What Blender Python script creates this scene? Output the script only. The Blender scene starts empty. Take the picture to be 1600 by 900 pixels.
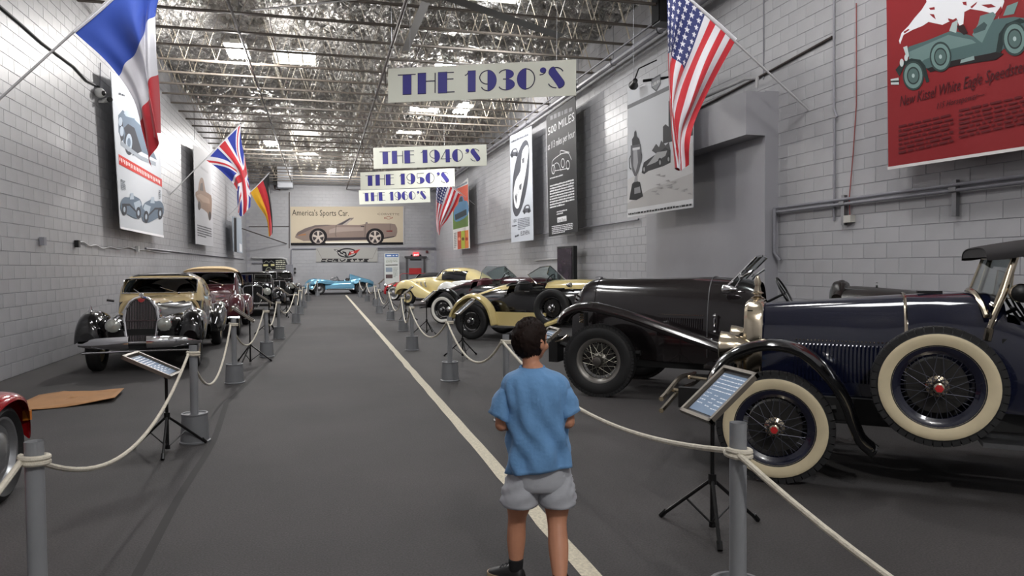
import bpy, bmesh, math, random
import numpy as np
from mathutils import Vector, Matrix
from math import sin, cos, pi, radians as R, sqrt
random.seed(7)
SC = bpy.context.scene
COL = SC.collection
# ------------------------------------------------------------------ camera
FPX, EYE = 1100.0, 1.56
YAW, PIT, ROL = R(15.1), R(-1.78), R(0.43)
_fw = np.array([sin(YAW)*cos(PIT), cos(YAW)*cos(PIT), sin(PIT)])
_r0 = np.array([cos(YAW), -sin(YAW), 0.0]); _u0 = np.cross(_r0, _fw)
_rt = _r0*cos(ROL)-_u0*sin(ROL); _up = _u0*cos(ROL)+_r0*sin(ROL)
RM = np.array([_rt, _up, _fw]); CP = np.array([0, 0, EYE])
cd = bpy.data.cameras.new('camera'); cam = bpy.data.objects.new('camera', cd); COL.objects.link(cam)
cd.sensor_width = 36; cd.lens = FPX/1600*36; cd.clip_end = 200
m = Matrix([[_rt[i], _up[i], -_fw[i], CP[i]] for i in range(3)]+[[0, 0, 0, 1]])
cam.matrix_world = m
SC.camera = cam
def proj(p):
    q = RM@(np.array(p, float)-CP); return 800+FPX*q[0]/q[2], 450-FPX*q[1]/q[2], q[2]
def at(x, y, ax, v):
    """the point of the plane axis=v seen at photo pixel (x, y)"""
    d = RM.T@np.array([(x-800)/FPX, -(y-450)/FPX, 1]); t = (v-CP[ax])/d[ax]; return CP+t*d
# ------------------------------------------------------------------ world, exposure, lamps
w = bpy.data.worlds.new('world'); SC.world = w; w.use_nodes = True
w.node_tree.nodes['Background'].inputs[0].default_value = (.75, .82, .95, 1)
w.node_tree.nodes['Background'].inputs[1].default_value = 0.3
vs = SC.view_settings
vs.view_transform = 'Standard'; vs.look = 'None'; vs.gamma = 1; vs.use_curve_mapping = False
vs.exposure = 0.58
XL, XR, ZC, YF, YB = -4.37, 7.15, 7.75, 45.2, -7.0
FZ = 6.78
FIXTURES = [tuple(at(371, 82, 2, FZ)[:2]), tuple(at(723, 172, 2, FZ)[:2]), tuple(at(518, 267, 2, FZ)[:2]), (-2.0, 8.0), (4.6, 7.0), (1.3, -2.5), (-2.0, 31.5)]
FIX_W = [430, 340, 500, 105, 110, 500, 380]
SKYLIGHTS = [(-.65, 21.5), (-.65, 33.2), (-.65, 39.5), (3.9, 15.2), (3.9, 21.6), (3.9, 27.8), (3.9, 32.2), (3.9, 39.0), (-.65, 9.0), (3.9, 5.0), (3.9, -3.0)]
SKY_W = [70, 70, 110, 90, 60, 70, 70, 110, 60, 60, 80]
def area(name, loc, sx, sy, watts, col):
    l = bpy.data.lights.new(name, 'AREA'); l.shape = 'RECTANGLE'; l.size = sx; l.size_y = sy; l.energy = watts; l.color = col
    o = bpy.data.objects.new(name, l); COL.objects.link(o); o.location = loc; return o
for (x, y), wt in zip(FIXTURES, FIX_W):   # bare tubes: they shine sideways as well as down
    pl = bpy.data.lights.new('fixture_light', 'POINT'); pl.energy = wt; pl.shadow_soft_size = .16; pl.color = (1, .97, .94)
    po = bpy.data.objects.new('fixture_light', pl); COL.objects.link(po); po.location = (x, y, FZ-.24)
for (x, y), wt in zip(SKYLIGHTS, SKY_W): area('skylight_daylight', (x, y, 7.66), 1.05, 1.5, wt, (.97, .98, 1))
# ------------------------------------------------------------------ materials
MATS = {}
def lin(h):
    if isinstance(h, str):
        h = h.lstrip('#'); c = [int(h[i:i+2], 16)/255 for i in (0, 2, 4)]
    else: c = h
    return tuple(((v/12.92) if v <= .04045 else ((v+.055)/1.055)**2.4) for v in c)+(1,)
def mat(name, col, rough=.5, metal=0., coat=0., bump=None, vary=None, spec=.5, emit=None, sheen=0.):
    if name in MATS: return MATS[name]
    mt = bpy.data.materials.new(name); mt.use_nodes = True; nt = mt.node_tree; b = nt.nodes['Principled BSDF']
    c = lin(col); b.inputs['Base Color'].default_value = c
    b.inputs['Roughness'].default_value = rough; b.inputs['Metallic'].default_value = metal
    b.inputs['Coat Weight'].default_value = coat; b.inputs['Coat Roughness'].default_value = .04
    b.inputs['Specular IOR Level'].default_value = spec; b.inputs['Sheen Weight'].default_value = sheen
    if emit: b.inputs['Emission Color'].default_value = c; b.inputs['Emission Strength'].default_value = emit
    tc = nt.nodes.new('ShaderNodeTexCoord')
    if vary:
        n = nt.nodes.new('ShaderNodeTexNoise'); n.inputs['Scale'].default_value = vary[0]; n.inputs['Detail'].default_value = 5
        mp = nt.nodes.new('ShaderNodeMapRange'); mp.inputs[1].default_value = .3; mp.inputs[2].default_value = .7
        mp.inputs[3].default_value = 1-vary[1]; mp.inputs[4].default_value = 1+vary[1]
        mx = nt.nodes.new('ShaderNodeMix'); mx.data_type = 'RGBA'; mx.blend_type = 'MULTIPLY'; mx.inputs[0].default_value = 1
        mx.inputs[6].default_value = c
        nt.links.new(tc.outputs['Object'], n.inputs[0]); nt.links.new(n.outputs[0], mp.inputs[0])
        nt.links.new(mp.outputs[0], mx.inputs[7]); nt.links.new(mx.outputs[2], b.inputs['Base Color'])
    if bump:
        n = nt.nodes.new('ShaderNodeTexNoise'); n.inputs['Scale'].default_value = bump[0]; n.inputs['Detail'].default_value = 4
        bp = nt.nodes.new('ShaderNodeBump'); bp.inputs['Strength'].default_value = bump[1]; bp.inputs['Distance'].default_value = bump[2] if len(bump) > 2 else .01
        nt.links.new(tc.outputs['Object'], n.inputs[0]); nt.links.new(n.outputs[0], bp.inputs['Height']); nt.links.new(bp.outputs[0], b.inputs['Normal'])
    MATS[name] = mt; return mt
def glass_mat(name, tint='#e6ecec', gloss=.0):
    if name in MATS: return MATS[name]
    mt = bpy.data.materials.new(name); mt.use_nodes = True; nt = mt.node_tree
    for n in list(nt.nodes): nt.nodes.remove(n)
    o = nt.nodes.new('ShaderNodeOutputMaterial'); t = nt.nodes.new('ShaderNodeBsdfTransparent'); g = nt.nodes.new('ShaderNodeBsdfGlossy')
    t.inputs[0].default_value = lin(tint); g.inputs['Roughness'].default_value = .03
    f = nt.nodes.new('ShaderNodeLayerWeight'); f.inputs[0].default_value = .5; mx = nt.nodes.new('ShaderNodeMixShader')
    pw = nt.nodes.new('ShaderNodeMath'); pw.operation = 'POWER'; pw.inputs[1].default_value = 5; nt.links.new(f.outputs['Facing'], pw.inputs[0])
    ad = nt.nodes.new('ShaderNodeMath'); ad.operation = 'ADD'; ad.inputs[1].default_value = .04+gloss; ad.use_clamp = True
    nt.links.new(pw.outputs[0], ad.inputs[0]); nt.links.new(ad.outputs[0], mx.inputs[0]); nt.links.new(t.outputs[0], mx.inputs[1]); nt.links.new(g.outputs[0], mx.inputs[2])
    nt.links.new(mx.outputs[0], o.inputs[0]); MATS[name] = mt; return mt
WALLP = mat('grey_wall_paint', '#a5a5a8', .42, vary=(1.3, .06), bump=(60, .25, .004))
MORTAR = mat('grey_painted_mortar', '#9c9ca3', .45, bump=(80, .4, .004))
SMOOTHP = mat('smooth_grey_paint', '#97979c', .38, vary=(.8, .07), bump=(12, .05, .01))
CHROME = mat('chrome', '#e2e2e4', .07, 1)
NICKEL = mat('polished_nickel', '#cfc3ad', .16, 1)
STEEL = mat('grey_steel', '#8a8b8d', .4, 1, vary=(6, .1))
CONDUIT = mat('painted_conduit', '#83838a', .45, vary=(4, .1))
BLACK = mat('black_plastic', '#101011', .45)
RUBBER = mat('tyre_rubber', '#1b1b1c', .62, bump=(40, .15, .003))
WHITEW = mat('ivory_whitewall', '#d8caa8', .55, vary=(9, .05))
WHITEW2 = mat('white_whitewall', '#e4e2da', .5)
UNDER = mat('dark_underbody', '#0b0b0c', .7)
GLASS = glass_mat('clear_glass')
DGLASS = glass_mat('smoked_glass', '#787c7c', .05)
LEATHER = mat('black_leather', '#17130f', .38, bump=(30, .2, .004))
PVC = mat('grey_pvc', '#85878a', .45, vary=(3, .05))
BUCKET = mat('grey_bucket_plastic', '#75777a', .42, vary=(4, .06))
ROPE = mat('braided_rope', '#cfc8b8', .8, bump=(220, .8, .004), vary=(40, .12))
INK = mat('print_black', '#1e1c1f', .6)
PAPER = mat('print_white', '#e0e3e8', .55)
# ------------------------------------------------------------------ mesh builder
def vec(a): return np.array(a, float)
def frame(d):
    d = vec(d)/np.linalg.norm(d); a = vec((0, 0, 1)) if abs(d[2]) < .9 else vec((1, 0, 0))
    u = np.cross(a, d); u /= np.linalg.norm(u); return u, np.cross(d, u), d
def spline(pts, n, closed=False):
    """Catmull-Rom through pts (any dimension), n samples"""
    P = np.array(pts, float); k = len(P)
    if closed: ext = lambda i: P[i % k]; seg = k
    else: ext = lambda i: P[i] if 0 <= i < k else (2*P[0]-P[1] if i < 0 else 2*P[-1]-P[-2]); seg = k-1
    out = []
    for t in np.linspace(0, seg, n, endpoint=not closed):
        i = min(int(t), seg-1); f = t-i; a, b, c, d = ext(i-1), ext(i), ext(i+1), ext(i+2)
        out.append(.5*((2*b)+(-a+c)*f+(2*a-5*b+4*c-d)*f*f+(-a+3*b-3*c+d)*f**3))
    return np.array(out)
class MB:
    def __init__(s): s.v = []; s.f = []; s.m = []
    def add(s, vs, fs, mi=0):
        o = len(s.v); s.v.extend([tuple(map(float, p)) for p in vs])
        for f in fs: s.f.append([i+o for i in f]); s.m.append(mi)
        return s
    def box(s, c, size, mi=0, rot=None, taper=1.):
        hx, hy, hz = [q/2 for q in size]; vs = []
        for z, k in ((-hz, 1), (hz, taper)):
            for x, y in ((-hx, -hy), (hx, -hy), (hx, hy), (-hx, hy)): vs.append(Vector((x*k, y*k, z)))
        if rot is not None: vs = [rot@p for p in vs]
        vs = [p+Vector(c) for p in vs]
        return s.add(vs, [(3, 2, 1, 0), (4, 5, 6, 7), (0, 1, 5, 4), (1, 2, 6, 5), (2, 3, 7, 6), (3, 0, 4, 7)], mi)
    def bar(s, a, b, wd, ht, mi=0, up=(0, 0, 1)):
        a, b = Vector(a), Vector(b); d = (b-a); L = d.length; d.normalize(); u = Vector(up)
        sd = d.cross(u)
        if sd.length < 1e-4: sd = d.cross(Vector((1, 0, 0)))
        sd.normalize(); u = sd.cross(d); vs = []
        for p in (a, b):
            for i, j in ((-1, -1), (1, -1), (1, 1), (-1, 1)): vs.append(p+sd*(i*wd/2)+u*(j*ht/2))
        return s.add(vs, [(0, 1, 2, 3), (7, 6, 5, 4), (0, 4, 5, 1), (1, 5, 6, 2), (2, 6, 7, 3), (3, 7, 4, 0)], mi)
    def grid(s, G, mi=0, cu=False, cv=False, caps=False):
        G = np.array(G, float); nu, nv = G.shape[:2]; o = len(s.v)
        s.v.extend(map(tuple, G.reshape(-1, 3)))
        for i in range(nu if cu else nu-1):
            for j in range(nv if cv else nv-1):
                a, b = i*nv+j, ((i+1) % nu)*nv+j; c, d = ((i+1) % nu)*nv+(j+1) % nv, i*nv+(j+1) % nv
                s.f.append([o+a, o+b, o+c, o+d]); s.m.append(mi(i, j) if callable(mi) else mi)
        if caps:
            for i in (0, nu-1): s.f.append([o+i*nv+j for j in range(nv)]); s.m.append(0 if callable(mi) else mi)
        return s
    def tube(s, path, r, n=8, mi=0, caps=True, closed=False):
        P = np.array(path, float); k = len(P); rr = np.full(k, r) if np.isscalar(r) else np.array(r); G = []; u = None
        for i in range(k):
            d = P[(i+1) % k]-P[i-1] if closed else P[min(i+1, k-1)]-P[max(i-1, 0)]; d /= (np.linalg.norm(d)+1e-12)
            if u is None: u, v, _ = frame(d)
            else:
                u = u-d*np.dot(u, d); u /= np.linalg.norm(u); v = np.cross(d, u)
            G.append([P[i]+rr[i]*(cos(a)*u+sin(a)*v) for a in np.linspace(0, 2*pi, n, endpoint=False)])
        return s.grid(G, mi, cv=True, cu=closed, caps=caps and not closed)
    def lathe(s, prof, c=(0, 0, 0), axis=(0, 0, 1), n=24, mi=0, caps=False):
        u, v, d = frame(axis); c = vec(c)
        G = [[c+d*h+r*(cos(a)*u+sin(a)*v) for a in np.linspace(0, 2*pi, n, endpoint=False)] for r, h in prof]
        return s.grid(G, mi, cv=True, caps=caps)
    def ball(s, c, r, n=12, mi=0):
        r = (r, r, r) if np.isscalar(r) else r; G = []
        for a in np.linspace(-pi/2+.02, pi/2-.02, n//2+1):
            G.append([(c[0]+r[0]*cos(a)*cos(b), c[1]+r[1]*cos(a)*sin(b), c[2]+r[2]*sin(a)) for b in np.linspace(0, 2*pi, n, endpoint=False)])
        return s.grid(G, mi, cv=True, caps=True)
    def poly(s, pts, mi=0): return s.add(pts, [list(range(len(pts)))], mi)
    def prism(s, pts, off, mi=0):
        n = len(pts); off = vec(off)
        return s.add([vec(p) for p in pts]+[vec(p)+off for p in pts], [list(range(n))[::-1], [n+i for i in range(n)]]+[(i, (i+1) % n, n+(i+1) % n, n+i) for i in range(n)], mi)
    def flat(s, pts, z=0., mi=0): return s.poly([(p[0], p[1], z) for p in pts], mi)
    def rect(s, x0, y0, x1, y1, z=0., mi=0): return s.flat([(x0, y0), (x1, y0), (x1, y1), (x0, y1)], z, mi)
    def disc(s, x, y, rx, ry=None, z=0., mi=0, n=20, a0=0, a1=2*pi):
        ry = ry or rx; full = abs(a1-a0-2*pi) < 1e-6
        return s.flat([(x+rx*cos(a), y+ry*sin(a)) for a in np.linspace(a0, a1, n, endpoint=not full)], z, mi)
    def stroke(s, pts, wd, z=0., mi=0, closed=False):
        P = np.array(pts, float); k = len(P); L = []
        for i in range(k):
            d = P[(i+1) % k]-P[i-1] if closed else P[min(i+1, k-1)]-P[max(i-1, 0)]; d /= np.linalg.norm(d)+1e-12
            nrm = np.array([-d[1], d[0]])*wd/2; L.append((P[i]+nrm, P[i]-nrm))
        for i in range(k if closed else k-1):
            a, b = L[i], L[(i+1) % k]; s.flat([a[0], a[1], b[1], b[0]], z, mi)
        return s
    def mirror(s):
        o = len(s.v); s.v += [(x, -y, z) for x, y, z in s.v]; nf = len(s.f)
        for i in range(nf): s.f.append([q+o for q in reversed(s.f[i])]); s.m.append(s.m[i])
        return s
    def mesh(s, name, mats, smooth=35, recalc=True):
        me = bpy.data.meshes.new(name); me.from_pydata(s.v, [], s.f)
        for mt in (mats if isinstance(mats, (list, tuple)) else [mats]): me.materials.append(mt)
        me.polygons.foreach_set('material_index', s.m)
        if recalc:
            bm = bmesh.new(); bm.from_mesh(me); bmesh.ops.recalc_face_normals(bm, faces=bm.faces); bm.to_mesh(me); bm.free()
        if smooth:
            me.polygons.foreach_set('use_smooth', [True]*len(me.polygons)); me.set_sharp_from_angle(angle=R(smooth))
        me.update(); return me
    def build(s, name, mats, parent=None, smooth=35, loc=None, recalc=True): return obj(name, s.mesh(name, mats, smooth, recalc), parent, loc)
def obj(name, data, parent=None, loc=None):
    o = bpy.data.objects.new(name, data); COL.objects.link(o)
    if parent: o.parent = parent
    if loc is not None: o.location = loc
    return o
def tag(o, label, cat, group=None, kind=None):
    if label: o['label'] = label
    if cat: o['category'] = cat
    if group: o['group'] = group
    if kind: o['kind'] = kind
    return o
def thing(name, label, cat, loc=(0, 0, 0), rz=0, group=None):
    o = obj(name, None, None, loc); o.rotation_euler = (0, 0, rz); o.empty_display_size = .2; return tag(o, label, cat, group)
def struct(o): o['kind'] = 'structure'; return o
def solid(o, t):
    md = o.modifiers.new('thickness', 'SOLIDIFY'); md.thickness = t; md.offset = 0; return o
def text(parent, name, s, x, y, size, mt, z=.004, shear=0., xs=1., align='LEFT', maxw=None):
    c = bpy.data.curves.new('t', 'FONT'); c.body = s; c.size = size; c.shear = shear; c.align_x = align; c.resolution_u = 2
    t = bpy.data.objects.new('t', c); COL.objects.link(t)
    me = bpy.data.meshes.new_from_object(t.evaluated_get(bpy.context.evaluated_depsgraph_get())); bpy.data.objects.remove(t)
    xsv = [v.co.x for v in me.vertices] or [0]
    if maxw: xs = maxw/max(1e-6, max(xsv)-min(xsv))
    me.materials.clear(); me.materials.append(mt)
    for v in me.vertices: v.co = (x+v.co.x*xs, y+v.co.y, z)
    me.name = name; return obj(name, me, parent)
def dashes(M, x0, x1, y, h, z=.004, mi=0, seed=1, wmin=.02, wmax=.09, gap=.02):
    """a line of print too small to read"""
    rr = random.Random(seed); x = x0
    while x < x1-wmin:
        wd = min(rr.uniform(wmin, wmax), x1-x); M.rect(x, y, x+wd, y+h*rr.uniform(.7, 1), z, mi); x += wd+gap
# ------------------------------------------------------------------ room shell
def asphalt():
    mt = mat('worn_asphalt', '#4a4747', .78); nt = mt.node_tree; b = nt.nodes['Principled BSDF']; L = nt.links
    tc = nt.nodes.new('ShaderNodeTexCoord')
    def noise(sc, det):
        n = nt.nodes.new('ShaderNodeTexNoise'); n.inputs['Scale'].default_value = sc; n.inputs['Detail'].default_value = det; L.new(tc.outputs['Object'], n.inputs[0]); return n
    n1, n2, n3 = noise(.55, 5), noise(90, 3), noise(260, 1)
    def ramp(src, a, b_, ca, cb):
        r = nt.nodes.new('ShaderNodeValToRGB'); e = r.color_ramp.elements; e[0].position = a; e[1].position = b_; e[0].color = lin(ca); e[1].color = lin(cb); L.new(src.outputs[0], r.inputs[0]); return r
    r1 = ramp(n1, .3, .7, '#383636', '#4b4747'); r2 = ramp(n2, .35, .7, '#bdbdbd', '#ffffff'); r3 = ramp(n3, .72, .8, '#000000', '#6d6862')
    m1 = nt.nodes.new('ShaderNodeMix'); m1.data_type = 'RGBA'; m1.blend_type = 'MULTIPLY'; m1.inputs[0].default_value = 1
    m2 = nt.nodes.new('ShaderNodeMix'); m2.data_type = 'RGBA'; m2.blend_type = 'LIGHTEN'; m2.inputs[0].default_value = 1
    L.new(r1.outputs[0], m1.inputs[6]); L.new(r2.outputs[0], m1.inputs[7]); L.new(m1.outputs[2], m2.inputs[6]); L.new(r3.outputs[0], m2.inputs[7]); L.new(m2.outputs[2], b.inputs['Base Color'])
    bp = nt.nodes.new('ShaderNodeBump'); bp.inputs['Strength'].default_value = .5; bp.inputs['Distance'].default_value = .004; L.new(n2.outputs[0], bp.inputs['Height']); L.new(bp.outputs[0], b.inputs['Normal'])
    return mt
fl = struct(MB().box((1.39, 19.1, -.1), (12.2, 53, .2)).build('floor', asphalt(), smooth=0)); tag(fl, 'dark grey asphalt floor of the hall', None)
PAINT = mat('worn_line_paint', '#c3bba6', .7, vary=(55, .22), bump=(120, .6, .004))
lp = []
for y in np.arange(-5, 41, .5): lp.append(y)
M = MB(); L_, R_ = [], []
for y in lp:
    j = .006*sin(y*7.3)+.004*sin(y*17); L_.append((1.232+j, y, .002)); R_.append((1.335+j*.6, y, .002))
M.grid([L_, R_]).build('painted_line', PAINT, fl)
seam = [(1100, 216, 896)]
sp = [at(x, y, 2, 0.0) for x, y in ((190, 940), (216, 896), (280, 776), (332, 692), (352, 636), (362, 622), (425, 560), (437, 545), (470, 506))]
sp = spline([p[:2] for p in sp], 50)
MB().grid([[(p[0]-.028, p[1], .0015) for p in sp], [(p[0]+.028, p[1], .0015) for p in sp]]).build('asphalt_seam', mat('seam_tar', '#2b2929', .85), fl)
# ---- block walls: slab + painted blocks (the 300 that show largest are parts, the rest one mesh)
BW, BH = .4064, .2032
def block_mesh(M, c, u, n, w_=BW-.004, h_=BH-.008, t=.007, bev=.003):
    c, u, n = vec(c), vec(u), vec(n); z = vec((0, 0, 1)); vs = []
    for k, d in ((0, 0), (bev, t)):
        for a, b in ((-1, -1), (1, -1), (1, 1), (-1, 1)): vs.append(c+u*a*(w_/2-k)+z*b*(h_/2-k)+n*d)
    return M.add(vs, [(4, 5, 6, 7), (0, 1, 5, 4), (1, 2, 6, 5), (2, 3, 7, 6), (3, 0, 4, 7)])
def block_wall(name, o, u, n, length, height, label):
    o, u, n = vec(o), vec(u), vec(n)
    S = MB(); c = o+u*length/2-n*.1; sz = np.abs(u)*length+np.abs(n)*.2; S.box((c[0], c[1], height/2), (sz[0], sz[1], height))
    W = struct(S.build(name, MORTAR, smooth=0)); W['label'] = label
    allb = []
    for r in range(int(height/BH)+1):
        for k in range(-1, int(length/BW)+1):
            s = (k+(.5 if r % 2 else 0)+.5)*BW
            if s < BW*.4 or s > length-BW*.4: continue
            p = o+u*s+vec((0, 0, (r+.5)*BH)); allb.append(p)
    near = []
    for i, p in enumerate(allb):
        x, y, d = proj(p)
        if d > .5 and -20 < x < 1620 and -15 < y < 915: near.append((d, i))
    near = [i for d, i in sorted(near)[:300]]; ns = set(near)
    me = block_mesh(MB(), (0, 0, 0), u, n).mesh('block', WALLP, 0, recalc=False)
    for i in near:
        b = obj('block', me, W, allb[i]+n*random.uniform(-.0015, .0015))
    Q = MB()
    for i, p in enumerate(allb):
        if i not in ns: block_mesh(Q, p, u, n)
    q = Q.build('distant_blocks', WALLP, W, smooth=0, recalc=False); q['kind'] = 'stuff'
    return W
HW = 8.0
wl = block_wall('wall_left', (XL, YB, 0), (0, 1, 0), (1, 0, 0), YF-YB, HW, 'left wall of grey painted concrete blocks')
wr = block_wall('wall_right', (XR, YB, 0), (0, 1, 0), (-1, 0, 0), YF-YB, HW, 'right wall of grey painted concrete blocks')
wf = block_wall('wall_far', (XL, YF, 0), (1, 0, 0), (0, -1, 0), XR-XL, HW, 'far end wall of grey painted concrete blocks')
wb = struct(MB().box(((XL+XR)/2, YB-.1, 4), (XR-XL, .2, 8)).build('wall_back', WALLP, smooth=0))
# flat projecting pier with its header on the right wall
tr = struct(MB().box(((6.9+XR)/2, 12.05, 2.17), (XR-6.9, 4.28, 4.34)).build('trim_1', SMOOTHP, smooth=0)); tr['label'] = 'smooth grey pier standing out from the right wall'
MB().box(((6.55+XR)/2, 12.05, 3.97), (XR-6.55, 4.281, .69)).build('header_box', SMOOTHP, tr, smooth=0)
# ---- foil ceiling
def foil():
    mt = mat('foil_insulation', '#c2c0bd', .34, .5); nt = mt.node_tree; b = nt.nodes['Principled BSDF']; L = nt.links
    tc = nt.nodes.new('ShaderNodeTexCoord'); hs = []
    for sc, st, dist in ((4.5, 1.0, 2.5), (15, .6, 1.2)):
        n = nt.nodes.new('ShaderNodeTexNoise'); n.inputs['Scale'].default_value = sc; n.inputs['Detail'].default_value = 3; n.inputs['Distortion'].default_value = dist
        L.new(tc.outputs['Object'], n.inputs[0]); hs.append((n, st))
    for sc, st in ((3.2, 1.0), (9, .6)):
        n = nt.nodes.new('ShaderNodeTexVoronoi'); n.inputs['Scale'].default_value = sc; L.new(tc.outputs['Object'], n.inputs[0]); hs.append((n, st))
    prev = None
    for n, st in hs:
        bp = nt.nodes.new('ShaderNodeBump'); bp.inputs['Strength'].default_value = st; bp.inputs['Distance'].default_value = .12
        L.new(n.outputs[0], bp.inputs['Height'])
        if prev: L.new(prev.outputs[0], bp.inputs['Normal'])
        prev = bp
    L.new(prev.outputs[0], b.inputs['Normal'])
    r = nt.nodes.new('ShaderNodeMapRange'); r.inputs[3].default_value = .18; r.inputs[4].default_value = .5; L.new(hs[0][0].outputs[0], r.inputs[0]); L.new(r.outputs[0], b.inputs['Roughness'])
    return mt
step = .085
xs = np.arange(XL-.02, XR+.06, step); ys = np.arange(7.0, YF+.1, step)
GX, GY = np.meshgrid(xs, ys, indexing='ij'); rng = np.random.RandomState(3)
PS = .78
ii, jj = np.floor(GX/PS).astype(int), np.floor(GY/PS).astype(int)
J = rng.rand(120, 120, 3)
best = np.full(GX.shape, 9.); ang = np.zeros(GX.shape); ph = np.zeros(GX.shape)
for di in (-1, 0, 1):
    for dj in (-1, 0, 1):
        a, b = ii+di, jj+dj; jt = J[a % 120, b % 120]
        px, py = (a+.25+.5*jt[..., 0])*PS, (b+.25+.5*jt[..., 1])*PS
        d = np.hypot(GX-px, GY-py); k = d < best; best[k] = d[k]; ang[k] = np.arctan2(GY-py, GX-px)[k]; ph[k] = jt[..., 2][k]*6.28
GZ = ZC-.16*np.clip(best/.5, 0, 1)**.7+.07*np.cos(7*ang+ph)*np.exp(-((best-.27)/.17)**2)-.07*np.abs(np.sin(pi*(GY-14.7)/1.22))+.045*np.sin(GX*5.1+2*np.sin(GY*3.3))*np.sin(GY*4.7+GX)+.02*np.abs(np.sin(GX*13+3*np.sin(GY*9)))
GZ = np.minimum(GZ, ZC+.02)
C = MB(); nx, ny = GX.shape
C.v = list(map(tuple, np.stack([GX, GY, GZ], -1).reshape(-1, 3)))
def in_sky(x, y): return any(abs(x-a) < .56 and abs(y-b) < .8 for a, b in SKYLIGHTS)
for i in range(nx-1):
    for j in range(ny-1):
        if not in_sky(xs[i]+step/2, ys[j]+step/2): C.f.append([i*ny+j, i*ny+j+1, (i+1)*ny+j+1, (i+1)*ny+j]); C.m.append(0)
o = len(C.v); C.add([(XL, YB, ZC), (XR, YB, ZC), (XR, 7.02, ZC), (XL, 7.02, ZC)], [(0, 3, 2, 1)])
ce = struct(C.build('ceiling', foil(), smooth=75, recalc=False)); ce['label'] = 'crinkled silver foil insulation ceiling'
struct(MB().box(((XL+XR)/2, 19, 8.12), (XR-XL+.4, 53, .1)).build('roof_deck', UNDER, smooth=0))
# skylights
CURB = mat('skylight_curb', '#d8d4c8', .5); SKYP = mat('skylight_panel', '#f4f8ff', .5, emit=5.0)
for k, (x, y) in enumerate(SKYLIGHTS):
    F = MB()
    for a in (-1, 1):
        F.box((x+a*.6, y, 7.84), (.06, 1.74, .34)); F.box((x, y+a*.84, 7.84), (1.26, .06, .34))
    s = struct(MB().box((x, y, 7.98), (1.2, 1.7, .03)).build('window_%d' % (k+1), SKYP, smooth=0)); s['label'] = 'bright skylight in the foil ceiling'
    F.build('window_frame', CURB, s, smooth=0)
    B = MB()
    for a in (-.2, .2): B.box((x+a, y, 7.74), (.03, 1.66, .03))
    B.build('glazing_bar', CURB, s, smooth=0)
# ---- open web trusses
CREAM = mat('cream_steel_paint', '#756d64', .5, vary=(2, .12)); ZB, ZT = 6.62, 7.74
def chord(y, z, s):
    Q = MB(); Lw = XR-XL
    for a in (-1, 1): Q.box(((XL+XR)/2, y+a*.014, z), (Lw, .006, .045)); Q.box(((XL+XR)/2, y+a*.026, z-s*.02), (Lw, .024, .006))
    return Q
tcm = chord(0, 0, -1).mesh('top_chord', CREAM, 0); bcm = chord(0, 0, 1).mesh('bottom_chord', CREAM, 0)
wp = []; k = 0; x = XL+.15
while x < XR-.1: wp.append((x, 0, ZB if k % 2 else ZT)); x += .36; k += 1
wbm = MB().tube(wp, .017, 6).mesh('web_bar', mat('cream_web_paint', '#a89d8a', .45, vary=(2, .1)), 30)
ORD = 'first second third fourth fifth sixth seventh eighth ninth tenth eleventh twelfth'.split()+['%dth' % i for i in range(13, 40)]
for k in range(29):
    y = 10.18+1.215*k
    t = thing('roof_truss', 'cream open web steel roof truss, %s counted from the front of the hall' % ORD[k], 'truss', ((XL+XR)/2, y, ZB-.03), 0, 'open web trusses under the foil ceiling')
    for nm, me, z in (('top_chord', tcm, ZT), ('bottom_chord', bcm, ZB), ('web_bar', wbm, 0)):
        obj(nm, me, t, (-(XL+XR)/2, 0, z-(ZB-.03)))
# ---- hanging light fixtures
GLOW = mat('lamp_diffuser', '#ffffff', .4, emit=14.0); WHITEM = mat('white_enamel', '#cfd0cf', .4)
for k, (x, y) in enumerate(FIXTURES):
    lb = {0: 'bright strip light hanging left of the aisle, nearest one in view', 1: 'bright strip light hanging right of the aisle behind THE 1930\'S banner', 2: 'distant bright strip light near the far wall',
          6: 'strip light hanging on the left side beyond the first skylight'}.get(k, 'strip light hanging behind the viewer, lamp %s' % 'abcdefg'[k])
    t = thing('ceiling_light', lb, 'light', (x, y, FZ), 0, 'hanging strip lights')
    H = MB().box((0, 0, .05), (.5, 1.24, .04)); H.box((0, 0, .1), (.2, 1.24, .07)); H.build('housing', WHITEM, t, smooth=0)
    D = MB()
    for a in (-.19, -.065, .065, .19): D.tube([(a, -.6, .012), (a, .6, .012)], .016, 8)
    D.build('lamp_tube', GLOW, t)
    for a in (-.5, .5): MB().tube([(0, a, .13), (0, a, 1.2)], .006, 5).build('hanger', STEEL, t)
# ---- big ceiling fan
t = thing('ceiling_fan', 'very large grey ceiling fan with long straight blades above the aisle', 'fan', (1.95, 12.75, 6.5))
MB().lathe([(.0, -.12), (.2, -.12), (.22, 0), (.2, .1), (.0, .1)], n=24).build('hub', STEEL, t); MB().tube([(0, 0, .1), (0, 0, 1.1)], .05, 10).build('down_rod', STEEL, t)
BL = mat('fan_blade_grey', '#7f8081', .5)
for k in range(6):
    a = R(30+60.5*k); d = vec((cos(a), sin(a), 0)); s = vec((-sin(a), cos(a), 0)); G = []
    for q in np.linspace(.2, 3.6, 8): G.append([d*q+s*u+vec((0, 0, h)) for u, h in ((-.1, .03), (-.04, .045), (.09, -.02), (-.02, .01))])
    MB().grid(G, cv=True, caps=True).build('blade', BL, t)
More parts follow.
